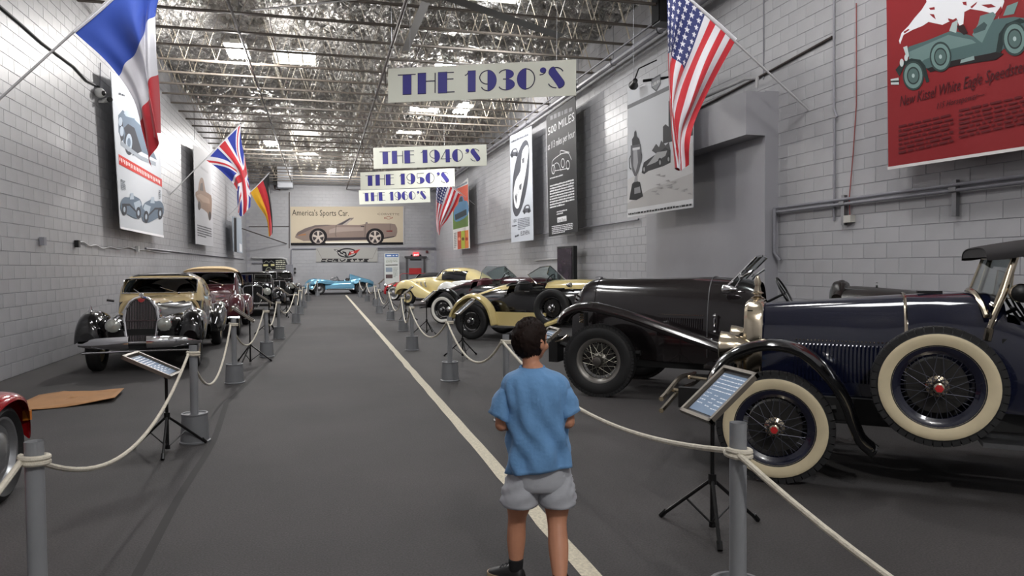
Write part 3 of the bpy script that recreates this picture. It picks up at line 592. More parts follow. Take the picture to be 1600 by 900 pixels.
for ox, fl_ in ((135, 1), (235, -1)):
    g = lambda pts: c([(ox+fl_*x, y+(0 if fl_ > 0 else 18)) for x, y in pts])
    p.poly(g([(-48, 720), (-50, 680), (-35, 655), (-10, 655), (0, 640), (15, 650), (40, 665), (50, 700), (48, 745), (20, 755), (-20, 735)]), gy, 3); p.poly(g([(-8, 665), (-6, 636), (8, 634), (12, 664)]), gl); p.poly(g([(10, 680), (38, 668), (46, 690), (20, 720)]), gl); p.line(g([(-45, 690), (-10, 690), (20, 720)]), gd, .05)
    for x, y in ((32, 728), (-34, 712)): p.oval(160+(ox+fl_*x)/3, 90+(y+(0 if fl_ > 0 else 18))/3, 12/3, 28/3, gd); p.oval(160+(ox+fl_*x)/3, 90+(y+(0 if fl_ > 0 else 18))/3, 5/3, 13/3, gl)
p.para(c([(84, 570)])[0], c([(85, 620)])[0], c([(106, 580)])[0], c([(108, 632)])[0], 6, cm('#6a7078'), 2); p.para(c([(262, 620)])[0], c([(263, 665)])[0], c([(272, 625)])[0], c([(273, 668)])[0], 5, cm('#6a7078'), 5); p.dash(c([(76, 172)])[0], c([(102, 182)])[0], 3, cm('#4a4e56'), 2); p.poly([(186.5, 354), (188, 357.5), (255.5, 371.5), (255, 368)], cm('#ececf0')); p.done()
# brown car banner
p = Poster('wall_poster', 'pale banner with a brown car above lines of text', 'L', -4.1, [(302, 226), (306, 381), (333.5, 385.5), (330, 240)], cm('#bdbdc1')); p.hang(); c = K(260, 180, 3.75)
br = cm('#8a6f5e')
p.poly(c([(170, 470), (172, 450), (185, 440), (190, 400), (200, 368), (215, 372), (225, 420), (232, 450), (262, 470), (266, 520), (262, 600), (252, 618), (244, 590), (238, 570), (205, 545), (195, 550), (182, 500)]), br, 2); p.poly(c([(195, 440), (200, 400), (212, 395), (216, 445)]), cm('#4a3b33')); p.poly(c([(176, 470), (200, 460), (250, 490), (255, 520), (215, 510)]), cm('#a68b78'))
for x, y in ((254, 590), (192, 530)): p.oval(260+x/3.75, 180+y/3.75, 2.2, 7, cm('#3a302b'))
p.para(c([(180, 640)])[0], c([(182, 712)])[0], c([(264, 665)])[0], c([(266, 735)])[0], 5, cm('#55555a'), 3); p.dash(c([(200, 310)])[0], c([(245, 345)])[0], 4, cm('#a9a9ad'), 2); p.done()
p = Poster('wall_poster', 'narrow poster with a painted-on shadow strip high on the far end of the left wall', 'L', -3.95, [(364, 338), (366, 393), (379, 396), (377, 341)], cm('#9aa3ad'), th=.05); p.poly([(365, 340), (366, 393), (370, 394), (369, 341)], cm('#1a1a1e')); p.poly([(374, 380), (374.4, 393), (378, 394), (377.7, 382)], cm('#d7d9dc')); p.done()  # near-black strip along the left edge is shadow painted into the print
# ------------------------------------------------------------------ far wall
F = YF-.06
p = Poster('wall_poster', 'wide cream poster of a tan convertible sports car, headed America\'s Sports Car.', 'F', F, [(453.5, 323), (454.5, 383.5), (631.5, 382), (631.5, 322.5)], cm('#cabda6'), th=.04); c = K(440, 300, 7.273)
p.poly([(454.5, 379.5), (454.5, 383.4), (630, 382), (630, 378.5)], cm('#141216')); p.poly([(630, 322.6), (630, 382), (631.4, 382), (631.4, 322.6)], cm('#b9b9bf'))
p.poly(c([(500, 582), (1010, 578), (1010, 562), (500, 566)]), cm('#efeadf'))
p.poly(c([(152, 515), (160, 490), (185, 455), (270, 412), (380, 378), (500, 372), (620, 374), (880, 376), (955, 362), (1000, 358), (1240, 358), (1290, 366), (1312, 410), (1314, 455), (1300, 505), (1150, 535), (1000, 545), (500, 550), (250, 557), (170, 525)]), cm('#8c7b72'))
p.poly(c([(160, 490), (185, 455), (270, 412), (380, 378), (520, 372), (560, 380), (380, 400), (300, 440), (180, 495)]), cm('#6e6260')); p.poly(c([(540, 430), (620, 400), (930, 400), (930, 440), (700, 450), (540, 470)]), cm('#a3938a')); p.poly(c([(510, 520), (1000, 512), (1150, 520), (1290, 500), (1280, 512), (1140, 538), (500, 556)]), cm('#453d40'))
p.poly(c([(615, 376), (690, 340), (770, 295), (825, 293), (790, 325), (700, 375)]), cm('#7d7270')); p.poly(c([(640, 373), (700, 342), (775, 302), (790, 310), (720, 365)]), cm('#4d494c')); p.poly(c([(690, 372), (780, 310), (795, 315), (735, 375)]), cm('#b2a79e')); p.poly(c([(950, 362), (955, 345), (975, 340), (980, 360)]), cm('#7d7270')); p.line(c([(620, 376), (612, 480), (620, 512)]), cm('#6b5f5b'), .04); p.line(c([(955, 365), (945, 512)]), cm('#6b5f5b'), .04); p.line(c([(1235, 362), (1232, 440)]), cm('#6b5f5b'), .03)
p.poly(c([(1190, 440), (1260, 436), (1258, 452), (1190, 450)]), cm('#7a2b2a')); p.poly(c([(190, 488), (275, 472), (278, 490), (190, 496)]), cm('#a8754d')); p.poly(c([(900, 388), (940, 386), (940, 398), (900, 398)]), cm('#3a3336'))
for x in (416, 1062):
    p.oval(440+x/7.273, 300+508/7.273, 102/7.273, 96/7.273, cm('#1c191c')); p.oval(440+x/7.273, 300+513/7.273, 68/7.273, 72/7.273, cm('#3a3436')); p.oval(440+x/7.273, 300+513/7.273, 20/7.273, 21/7.273, cm('#c9bdb2'))
    for k in range(5):
        a = -pi/2+k*2*pi/5; e = lambda r, b: (x+r*cos(a+b), 513+r*1.05*sin(a+b)); p.poly(c([e(8, -1.2), e(64, -.22), e(64, .22), e(8, 1.2)]), cm('#c9bdb2'))
    p.line([(440+x/7.273+66/7.273*cos(a), 300+513/7.273+70/7.273*sin(a)) for a in np.linspace(0, 6.28, 24)], cm('#b9ada4'), .04)
p.write("America's Sports Car.", 456.5, 336.5, 9.5, cm('#2c2826'), 88.5); p.write('CORVETTE', 589.5, 336, 3.4, cm('#6b5f57'), 34)
p.poly(c([(1165, 294), (1175, 284), (1195, 284), (1198, 277), (1232, 277), (1235, 284), (1266, 284), (1256, 302), (1235, 302), (1232, 310), (1198, 310), (1195, 302), (1165, 302)]), cm('#8c3a36')); p.poly(c([(1172, 297), (1180, 288), (1199, 288), (1202, 281), (1228, 281), (1231, 288), (1258, 288), (1251, 298), (1231, 298), (1228, 306), (1202, 306), (1199, 298)]), cm('#cabda6')); p.done()
p = Poster('wall_banner', 'grey cloth banner with crossed flags emblem and stretched dark lettering', 'F', F, [(493.7, 387), (494, 409.3), (590, 409), (590, 386.8)], cm('#a9a7a2')); ik = cm('#2a292b')
p.line([(542.3+14*cos(a), 395.2+6.6*sin(a)) for a in np.linspace(0, 6.28, 30)], ik, .08)
p.poly([(521, 389.6), (531, 391), (541, 394.2), (542.6, 402.5), (541.2, 402.8), (537, 397.8), (528, 395.3)], ik); 
for i in range(4):
    for j in range(2):
        if (i+j) % 2 == 0: x = 524+i*4; y = 390.8+i*.8+j*2.4; p.poly([(x, y), (x+3, y+.6), (x+3.6, y+2.2), (x+.8, y+1.7)], cm('#c9c7c2'))
p.poly([(545.5, 394), (553, 392), (563, 389.2), (558, 395), (551, 396.4), (544.4, 399.5)], cm('#b5342f')); p.line([(542.2, 403), (546.5, 393)], ik, .05); p.poly([(548, 394.6), (552.5, 393), (553, 394.3), (548.5, 396)], cm('#e2d0cc'))
for pts in ([(510, 405.4), (503.5, 405.4), (502, 408.3), (508.5, 408.3)], [(511.5, 408.3), (513, 405.4), (519.5, 405.4), (518, 408.3), (511.5, 408.3)], [(520.5, 408.4), (522, 405.4), (528.5, 405.4), (528, 407), (522.5, 407), (528.5, 408.4)], [(531, 405.3), (534, 408.4), (540, 405.3)], [(549.5, 405.4), (543, 405.4), (541.5, 408.4), (548, 408.4)], [(543, 406.9), (547.5, 406.9)], [(551, 405.4), (558, 405.4)], [(554.6, 405.4), (553, 408.4)], [(560, 405.4), (567, 405.4)], [(563.6, 405.4), (562, 408.4)], [(576, 405.4), (569.5, 405.4), (568, 408.4), (574.5, 408.4)], [(569.5, 406.9), (574, 406.9)]): p.line(pts, ik, .075)
p.line([(495, 388), (503, 404), (582, 404), (589, 388)], cm('#8d8b87'), .04); p.done()
p = Poster('information_panel', 'tall white information panel with a blue header at the far wall', 'F', YF-.7, [(600.5, 396), (601, 446), (624.5, 446), (623.5, 396)], cm('#d3d6d2'), th=.04, cat='sign')
p.poly([(602, 397), (602, 402), (622.5, 401.5), (622.5, 396.8)], cm('#4c6ea8')); p.dash((604, 400.5), (621, 400), 2, cm('#e6ecf4'), 2, .1, .3); p.poly([(602.5, 413.6), (602.5, 415), (621.5, 414.6), (621.5, 413.2)], cm('#4a4b40')); p.poly([(602.8, 418), (602.8, 425), (613, 424.8), (613, 418)], cm('#8d99a6')); p.poly([(602.8, 429), (602.8, 435), (613.4, 434.8), (613.4, 428.8)], cm('#5a4a4a')); p.para((603, 404), (603, 412), (621, 404), (621, 412), 4, cm('#a3a89a'), 3); p.para((614.5, 418), (614.5, 434), (621.5, 418), (621.5, 434), 7, cm('#9aa09a'), 9)
MB().box((.48, -.5, -.02), (.06, 1.0, .03)).box((.48, -.98, -.02), (.5, .03, .4)).build('stand', STEEL, p.t, smooth=0); p.done()
p = Poster('information_panel', 'black panel with yellowish text columns in the far left corner', 'F', YF-.04, [(410, 405), (410, 438), (448, 438), (448, 404)], cm('#17171b'), cat='sign'); yl = cm('#c9c49a')
p.dash((411.5, 416), (429, 415.5), 3.4, cm('#d8d29a'), 3, .2, .5); p.line([(420+4.6*cos(a), 423+5*sin(a)) for a in np.linspace(0, 6.28, 20)], cm('#9aa08a'), .04); p.dash((416.5, 424), (423.5, 424), 2, yl, 2, .1, .2); p.line([(412, 411), (416, 407.5), (420, 410), (424, 407.5), (428.5, 411)], cm('#8d8f88'), .04); p.para((431, 406), (431, 434), (446, 406), (446, 434), 9, cm('#dcdcc8'), 4); p.done()
# electrical trunking, door, exit sign, heater
def fw(pts, off=.05): return [at(x, y, 1, YF-off) for x, y in pts]
pipe('conduit', fw([(455, 412), (455, 391), (457, 389), (494, 388.6)]), .04, 'conduit bending along the far wall left of the grey cloth banner', 'conduit', n=6)
pipe('conduit', fw([(590, 387.4), (680, 387)]), .05, 'upper conduit right of the grey cloth banner on the far wall', 'conduit', n=6); pipe('conduit', fw([(590, 390), (683, 389.5)]), .03, 'lower conduit right of the grey cloth banner on the far wall', 'conduit', n=6)
pipe('conduit', fw([(394, 403), (440, 403), (447, 405), (450, 412), (450, 418)], .1), .07, 'thick pale trunking arching over the black panel', 'conduit', mat('pale_conduit', '#a9a9aa', .4), n=8)
pipe('conduit', fw([(394, 411), (411, 411)]), .05, 'short thick pipe left of the black panel', 'conduit', n=8); pipe('cable', fw([(389, 354), (452, 353.5)]), .02, 'thin dark line across the far wall left of the car poster', 'cable', DARKP, n=5)
pipe('conduit', fw([(452, 300), (452, 388)]), .025, 'vertical conduit at the left edge of the car poster', 'conduit', DARKP, n=5)
pipe('bracing_rod', [at(378, 357, 0, XL+.02), at(448, 381, 1, YF-.03)], .03, 'slanted dark rod across the far left corner', 'rod', DARKP, n=5)
o_ = at(455, 423, 1, YF-.1); t = thing('electrical_box', 'grey electrical box beside the black panel on the far wall', 'box', o_); MB().box((-.1, 0, 0), (.42, .18, .75)).build('cabinet', CONDUIT, t, smooth=0)
for dz in (.12, -.12): MB().lathe([(0, .05), (.07, .04), (.07, 0)], (.22, -.02, dz), (0, -1, 0), 10).build('meter', BLACK, t)
t = struct(MB().box((0, 0, 1.05), (1.0, .06, 2.1)).build('door_1', mat('grey_door', '#7f8084', .4), loc=(5.8, YF-.05, 0))); t['label'] = 'grey exit door in the far wall'
D = MB(); D.box((-.56, -.02, 1.1), (.1, .12, 2.2)).box((.56, -.02, 1.1), (.1, .12, 2.2)).box((0, -.05, 2.2), (1.4, .2, .1)); D.build('door_frame', mat('dark_frame', '#4c4a4c', .5), t, smooth=0)
MB().box((0, -.05, 2.03), (.7, .05, .08)).build('door_closer', BLACK, t, smooth=0); SIGNR = mat('sign_red', '#b02a2c', .4)
MB().box((-.04, -.06, 1.28), (.78, .02, .4)).build('door_sign', SIGNR, t, smooth=0)
t = thing('exit_sign', 'small red lit EXIT sign above the far door', 'sign', at(650, 402, 1, YF-.15)); MB().box((0, 0, .16), (.36, .06, .3)).build('case', mat('exit_glow', '#e5343a', .4, emit=1.2), t, smooth=0)
o2 = text(t, 'lettering', 'EXIT', -.14, .1, .15, mat('exit_letters', '#ffd8d4', .4, emit=1.5), .04); o2.rotation_euler = (pi/2, 0, 0); o2.location = (0, 0, 0)
for a in (-.28, .28): MB().ball((a, -.02, .12), .07, 8).build('lamp_head', BLACK, t)
t = thing('handrail', 'thin red handrail in front of the far door', 'railing', (5.6, YF-1.4, 0)); MB().tube([(-.95, 0, 0), (-.95, 0, 1.05), (-.8, 0, 1.15), (.9, 0, 1.15), (1.0, 0, 1.05), (1.0, 0, 0)], .022, 6).build('rail', SIGNR, t); MB().tube([(-.95, 0, .6), (1.0, 0, .6)], .018, 6).build('mid_rail', SIGNR, t)
tag(MB().lathe([(0, .06), (.09, .05), (.09, 0)], axis=(0, -1, 0), n=12).build('alarm_bell', mat('alarm_red', '#5c2a2c', .4), loc=at(667, 393.5, 1, YF-.04)), 'small dark round alarm bell right of the EXIT sign', 'alarm')
t = thing('unit_heater', 'white box heater hung high in front of the far wall', 'heater', at(446, 294, 1, YF-1)); MB().box((0, 0, .66), (.86, .7, 1.3)).build('case', mat('heater_white', '#c9ccd2', .45), t, smooth=0); MB().box((-.55, 0, .6), (.25, .4, .9)).build('burner', BLACK, t, smooth=0); MB().tube([(-.6, .1, 1.2), (-.6, .1, -.05), (-.3, .1, -.1)], .05, 6).build('gas_pipe', DARKP, t); MB().tube([(0, 0, 1.3), (0, 0, 1.75)], .03, 6).build('hanger', STEEL, t)
d0 = at(417, 268, 1, YF-1.1); t = thing('flue_duct', 'round grey flue duct coming down beside the white heater', 'duct', d0); MB().tube([(0, 0, 0), (0, 0, 7.15-d0[2])], .19, 14).build('duct', CONDUIT, t); MB().tube([(.1, 0, .3), (.3, 0, .3)], .1, 12).build('branch', CONDUIT, t)
sp_ = at(1036, 38, 0, 6.5); t = thing('loudspeaker', 'black loudspeaker hung high on the right wall above the big flag', 'speaker', sp_); MB().box((0, 0, .3), (.3, .34, .62)).build('case', BLACK, t, smooth=0); MB().box((-.16, 0, .3), (.02, .3, .56)).build('grille', mat('grille_cloth', '#0b0b0d', .9), t, smooth=0)
sp_ = at(991, 130, 0, 6.2); t = thing('spotlight', 'black spotlight above the corner of the trophy poster', 'light', sp_); MB().lathe([(0, -.16), (.05, -.15), (.06, -.02), (.1, .12), (.09, .13), (.0, .1)], axis=(.3, 1, -.1), n=14).build('lamp_can', BLACK, t); MB().tube([(0, 0, .05), (.1, 0, .3), (.5, 0, .5)], .015, 6).build('arm', BLACK, t); MB().tube([(.1, -.2, 0), (.75, -.3, .1)], .03, 6).build('bracket', BLACK, t)
sc_ = at(886, 426, 0, 6.75); t = thing('display_screen', 'dark switched-off screen standing against the right wall', 'screen', sc_, R(8)); MB().box((0, 0, -.05), (.12, 1.0, 1.6)).box((0, 0, -1.05), (.08, .1, .5)).box((0, 0, -1.27), (.4, .8, .05)).build('case', BLACK, t, smooth=0); MB().box((-.065, .03, -.03), (.01, .88, 1.45)).build('screen', mat('dark_screen', '#3a2f38', .15, vary=(3, .4)), t, smooth=0)
# ------------------------------------------------------------------ flags
def flagcols(kind, u, v):
    """material index by flag coordinates: u along the fly, v down the hoist (0 = top)"""
    if kind == 'fr': return 0 if u < .335 else (1 if u < .667 else 2)
    if kind == 'de': return 0 if v < 1/3 else (1 if v < 2/3 else 2)
    if kind == 'uk':
        x, y = u*2-1, (v*2-1)*.6; d1 = abs(y-.6*x)/1.166; d2 = abs(y+.6*x)/1.166
        if abs(x) < .1 or abs(y) < .1: return 2
        if abs(x) < .17 or abs(y) < .17: return 1
        if (d1 < .055 and ((x < 0 and y-.6*x > 0) or (x > 0 and y-.6*x < 0))) or (d2 < .055 and ((x < 0 and y+.6*x > 0) or (x > 0 and y+.6*x < 0))): return 2
        if d1 < .1 or d2 < .1: return 1
        return 0
    if u < .4 and v < 7/13:
        r = v/(7/13)*6; c_ = u/.4*8; dx, dy = (c_-int(c_)-.5)*11.4, (r-int(r)-.5)*13.5
        a = math.atan2(dx, -dy); s = abs(((a+pi/5) % (2*pi/5))-pi/5); Rr, y1, x1 = 5.2, 5.2*.42*sin(pi/5), 5.2*.42*cos(pi/5)
        return 1 if math.hypot(dx, dy) < Rr*y1/(y1*cos(s)+(Rr-x1)*sin(s)) else 0
    return 2 if int(v*13) % 2 == 0 else 1
FB, FWH, FR_ = mat('flag_blue', '#2548a8', .7, sheen=.2), mat('flag_white', '#dcdce2', .7, sheen=.2), mat('flag_red', '#bf2430', .7, sheen=.2)
UB = mat('flag_navy', '#2c3468', .7); FK, FY = mat('flag_black', '#161618', .7), mat('flag_gold', '#d8a21a', .7); UKB = mat('flag_royal', '#26389a', .7)
def flag(kind, label, Y, pole, rows, depth, mats_, nu, nv, wire=None, group=None):
    """rows: photo control points, one row per v (top of hoist first), each from hoist to fly; depth: matching offsets towards the camera"""
    A, B = at(*pole[0], 1, Y), at(*pole[1], 1, Y); t = thing('wall_flag', label, 'flag', A, 0, group)
    MB().tube([vec((0, 0, 0)), B-A], .016, 8).build('flag_pole', mat('white_pole', '#b9b9bb', .4), t); MB().ball(tuple(B-A), .03, 8).build('finial', STEEL, t)
    G = []
    for r, dr in zip(rows, depth):
        pts = []
        for (x, y), d in zip(r, dr): q_ = at(x, y, 1, Y-d); pts.append(q_-A)
        G.append(spline(pts, nu+1))
    G = np.array(G); S = np.array([spline(G[:, i], nv+1) for i in range(nu+1)])   # (nu+1, nv+1, 3)
    uu = np.linspace(0, 1, nu+1)[:, None]; vv = np.linspace(0, 1, nv+1)[None]
    S[..., 1] += (.045*np.sin(6.5*vv*pi+3*uu)*np.minimum(1, uu*2.2)+.02*np.sin(17*vv+9*uu)*uu)*(1 if kind != 'x' else 0)
    f = MB().grid(S, lambda i, j: flagcols(kind, (i+.5)/nu, (j+.5)/nv)).build('flag_cloth', mats_, t, smooth=80); 
    MB().tube(S[0], .02, 6).build('hoist_sleeve', FWH, t)
    if wire: MB().tube([B-A, vec((B-A)[:2].tolist()+[7.3-A[2]])], .004, 4).build('wire', STEEL, t)
    return t
yu = at(1265, 173, 0, XR)[1]; yu2 = at(742, 320, 0, XR)[1]
flag('us', 'large stars and stripes flag hanging from a pole on the right wall', yu, [(1265, 173), (1035, -40)],
     [[(1041, -33), (1044, 40), (1046, 110), (1049, 175), (1056, 240)], [(1068, -9), (1055, 50), (1047, 110), (1052, 190), (1064, 266)], [(1098, 16), (1078, 72), (1058, 128), (1049, 190), (1056, 262)], [(1126, 40), (1098, 98), (1075, 160), (1062, 205), (1062, 268)], [(1150, 62), (1118, 122), (1086, 190), (1075, 228), (1075, 258)]],
     [[0, .0, -.05, -.1, -.1], [0, .05, .1, .15, .1], [0, -.03, .0, .15, .2], [0, .05, .05, .0, .05], [0, 0, -.05, .05, 0]], [UB, FWH, FR_], 240, 130, group=None)
flag('us', 'smaller distant stars and stripes flag in front of the 1950\'S board', yu2, [(742, 320), (681, 269)],
     [[(683, 272), (682, 295), (681.5, 320), (682, 345), (683, 362)], [(690, 278), (685, 300), (682, 325), (683, 348), (685, 366)], [(700, 287), (693, 307), (687, 328), (684, 350), (686, 368)], [(709, 295), (702, 315), (694, 335), (688, 352), (687, 366)], [(719, 303), (711, 322), (700, 342), (690, 354), (688, 360)]],
     [[0, .0, -.05, -.1, -.1], [0, .05, .1, .15, .1], [0, -.03, .0, .15, .2], [0, .05, .05, .0, .05], [0, 0, -.05, .05, 0]], [UB, FWH, FR_], 150, 91)
flag('fr', 'large French tricolour flag hanging from a pole on the left wall', 9.6, [(-75, 222), (300, -118)],
     [[(300, -115), (248, -5), (243, 70), (248, 138), (251, 208)], [(250, -65), (230, 15), (228, 85), (232, 150), (238, 212)], [(195, -18), (214, 50), (226, 108), (238, 168), (248, 222)], [(150, 22), (190, 78), (214, 132), (226, 190), (233, 250)], [(116, 50), (170, 100), (208, 155), (224, 208), (238, 262)]],
     [[0, .0, .1, .05, .0], [0, -.05, .15, .2, .1], [0, .08, .0, .2, .2], [0, -.04, -.1, .0, .1], [0, 0, -.05, -.1, 0]], [FB, FWH, FR_], 120, 80)
flag('uk', 'red, white and blue Union flag hanging from a pole on the left wall', at(265, 305, 0, XL)[1], [(265, 305), (376, 193)],
     [[(376, 194), (377, 220), (383, 250), (388, 290), (384, 320)], [(362, 208), (373, 240), (384, 265), (391, 300), (391, 322)], [(346, 224), (368, 252), (379, 275), (383, 312), (382, 334)], [(335, 236), (358, 258), (371, 282), (374, 312), (376, 338)], [(322, 250), (346, 268), (368, 292), (371, 312), (372, 332)]],
     [[0, -.15, -.2, -.1, -.1], [0, .0, -.1, -.05, .0], [0, .1, .2, .25, .2], [0, .05, .1, .15, .1], [0, 0, -.02, .1, 0]], [UKB, FWH, FR_], 200, 120, wire=1)
flag('de', 'black, red and gold flag on a pole near the far left corner', at(358, 345, 0, XL)[1], [(350, 345), (420, 270)],
     [[(420, 271), (422, 300), (425, 330), (426, 352), (426, 364)], [(413, 279), (420, 305), (424, 335), (425.5, 355), (425, 366)], [(406, 286), (414, 308), (420, 335), (422, 355), (423, 368)], [(399, 293), (408, 314), (417, 336), (420, 356), (421.5, 370)], [(391, 300), (401, 318), (414, 337), (418.5, 352), (420, 369)]],
     [[0, -.1, -.1, -.1, -.1], [0, .0, .1, .1, .0], [0, .1, .1, .2, .2], [0, .05, .1, .05, .1], [0, 0, -.05, -.05, 0]], [FK, FR_, FY], 90, 60)
# ------------------------------------------------------------------ stanchions and ropes
PT = .87
pm = MB().lathe([(.031, .86), (.0345, .87), (.0345, .02), (.028, .02), (.028, .86), (.031, .87)], n=18).mesh('post', PVC)
bk = MB().lathe([(0, .02), (.13, 0), (.132, .012), (.122, .02), (.108, .245), (.112, .25), (.112, .262), (.098, .262), (.09, .25), (0, .25)], n=24).mesh('bucket_base', BUCKET)
posts = {'left': [(-1.13, -.45), (-1.13, 3.22), (-1.126, 6.83), (-1.168, 10.2), (-.96, 13.07), (-.935, 16.3), (-.73, 20.9), (-.72, 24.6), (-.7, 28.4), (-.62, 34.0), (-.25, 40.0)],
         'right': [(2.6, -.4), (1.62, 2.5), (1.78, 6.85), (1.675, 9.5), (1.613, 13.2), (1.895, 17.25), (1.93, 20.9), (1.86, 24.2), (2.05, 28.6), (2.0, 33.0), (1.9, 37.5)]}
side_w = {'left': 'left rope line', 'right': 'right rope line'}
for sd, pl in posts.items():
    for k, (x, y) in enumerate(pl):
        lb = ('grey pipe post just behind the viewer on the %s' if k == 0 else 'grey pipe post in a bucket, %s from the viewer along the ' % ORD[k-1]+'%s') % side_w[sd]
        t = thing('rope_post', lb, 'post', (x, y, 0), random.uniform(0, 6), 'rope posts of the %s line' % sd); o = obj('post', pm, t); obj('bucket_base', bk, t)
        if sd == 'right' and k == 1: o.scale = (1, 1, 1.057)
def rope(a, b, sag, label, group, r=.0125):
    a, b = vec(a), vec(b); t = thing('barrier_rope', label, 'rope', (a[0], a[1], 0), 0, group); o = vec((a[0], a[1], 0))
    d = b-a; L = np.linalg.norm(d[:2]); d2 = d/L; sd = vec((-d2[1], d2[0], 0)); pts = []
    p0, p1 = a+d2*.03+sd*.035, b-d2*.03+sd*.035
    for f in np.linspace(0, 1, 26): p = p0+(p1-p0)*f; p = p+vec((0, 0, -4*sag*f*(1-f)*(1-.25*(f-.5)))); pts.append(p-o)
    MB().tube(pts, r, 8).build('rope_span', ROPE, t)
    loop = []
    for i in range(26):
        th = 2*pi*1.6*i/25+math.atan2(sd[1], sd[0]); loop.append((cos(th)*.0475, sin(th)*.0475, a[2]+.012-.03*i/25))
    MB().tube(loop, r, 8).build('rope_loop', ROPE, t); return t
SAG = {'left': [.3, .36, .5, .42, .36, .36, .4, .4, .35, .35], 'right': [.46, .2, .35, .35, .42, .4, .4, .4, .35, .35]}
for sd, pl in posts.items():
    for k in range(len(pl)-1):
        z = .8; lb = 'off-white rope between the %s and %s posts, %s' % (ORD[max(k-1, 0)] if k else 'nearest', ORD[k] if k else 'unseen', side_w[sd].replace(' cars', ' cars'))
        if k == 0: lb = 'off-white rope running from the nearest post out of view, %s' % side_w[sd]
        rope((pl[k][0], pl[k][1], z), (pl[k+1][0], pl[k+1][1], z+.0), SAG[sd][k], lb, 'ropes of the %s line' % sd)
# ------------------------------------------------------------------ framed notices on tripod stands
FRM = mat('pewter_frame', '#7d766c', .4, .6); MATB = mat('notice_border', '#2b2b2f', .4); PAGE = mat('notice_page', '#8ea3bd', .12, coat=.6); PRN = mat('notice_print', '#e6edf4', .4); TRI = mat('tripod_black', '#121213', .35, .3)
legm = MB().tube([(0, 0, .3), (.33, 0, .012)], .011, 8).tube([(.30, 0, .045), (.335, 0, .008)], .016, 8).mesh('leg', TRI)
brm = MB().tube([(0, 0, .03), (.17, 0, .155)], .006, 6).mesh('brace', TRI)
def stand(x, y, right, tilt, h, label, rleg=.3, wd=.37, ht=.30, off=(0, 0)):
    t = thing('sign_stand', label, 'sign stand', (x, y, 0), 0, 'framed notices on tripod stands')
    MB().tube([(0, 0, .02), (0, 0, h-.055)], .013, 10).build('pole', TRI, t); [MB().tube([(0, 0, a), (0, 0, b)], r, 10).build(nm, TRI, t) for nm, a, b, r in (('collar', .27, .33, .024), ('foot_collar', .015, .05, .02), ('clamp_ring', .62, .64, .018))]
    for k in range(3):
        for nm, me in (('leg', legm), ('brace', brm)): o = obj(nm, me, t); o.rotation_euler = (0, 0, R(120*k)+rleg)
    r = vec(right+(0,) if len(right) == 2 else right); r /= np.linalg.norm(r); n0 = np.cross(r, (0, 0, 1)); u = vec((0, 0, 1))*sin(tilt)-n0*cos(tilt); n = np.cross(r, u)
    e = obj('notice', MB().box((0, 0, -.008), (wd, ht, .012)).mesh('notice', MATB, 0), t)
    e.matrix_basis = Matrix([[r[i], u[i], n[i], (off[0], off[1], h)[i]] for i in range(3)]+[[0, 0, 0, 1]])
    F = MB(); q = .022
    for a in (-1, 1): F.box((a*(wd/2), 0, .004), (q, ht+q, .03)); F.box((0, a*(ht/2), .004), (wd+q, q, .03))
    F.build('picture_frame', FRM, e, smooth=0)
    P = MB().rect(-wd*.4, -ht*.41, wd*.41, ht*.41, .001, 0)
    for i in range(9):
        yy = ht*.34-i*ht*.075
        if i < 5: dashes(P, -wd*.36, wd*.36, yy, ht*.022, .0016, 1, i, .008, .035, .005)
        else:
            for k, (a, b) in enumerate(((-.36, -.16), (-.06, .08), (.16, .38))): dashes(P, wd*a, wd*b, yy-k*ht*.02, ht*.02, .0016, 1, i*3+k, .008, .03, .005)
    P.build('notice_page', [PAGE, PRN], e, smooth=0, recalc=False); MB().tube([(0, -.05, -.03), (0, .05, -.03)], .012, 6).box((0, 0, -.02), (.1, .1, .015)).build('clamp', TRI, e)
    return t
stand(2.2, 3.66, (0, -1), R(40), .80, 'framed notice on a black tripod in front of the navy car', 2.2, wd=.32, ht=.38, off=(.04, .0))
stand(-1.3, 6.56, (.12, 1), R(26), .74, 'framed notice on a black tripod in front of the cream and black coupe', .6, .31, .4, off=(-.1, .0))
for x, y, h, lb in ((-1.16, 12.3, .8, 'second framed notice along the left rope line, in front of the burgundy car'), (-1.22, 17.55, .84, 'third framed notice along the left rope line, before the black split-grille car'), (-1.1, 23.3, .84, 'fourth framed notice along the left rope line'), (-.95, 29.4, .84, 'farthest framed notice along the left rope line')):
    stand(x, y, (-.05, 1), R(36), h, lb, random.uniform(0, 2), .3, .4, off=(-.1, 0))
for x, y, h, lb in ((1.98, 6.5, .82, 'framed notice on a tripod beyond the boy, in front of the black tourer'), (2.33, 11.95, .86, 'framed notice on a tripod in front of the yellow and black speedster'), (2.35, 16.4, .86, 'framed notice on a tripod in front of the black and maroon speedster'), (2.35, 20.6, .86, 'framed notice on a tripod in front of the cream car'), (2.45, 26.6, .86, 'framed notice on a tripod near the red car'), (2.7, 34.5, .86, 'farthest framed notice along the right rope line')):
    stand(x, y, (0, -1), R(40), h, lb, random.uniform(0, 2), .3, .38, off=(.06, 0))
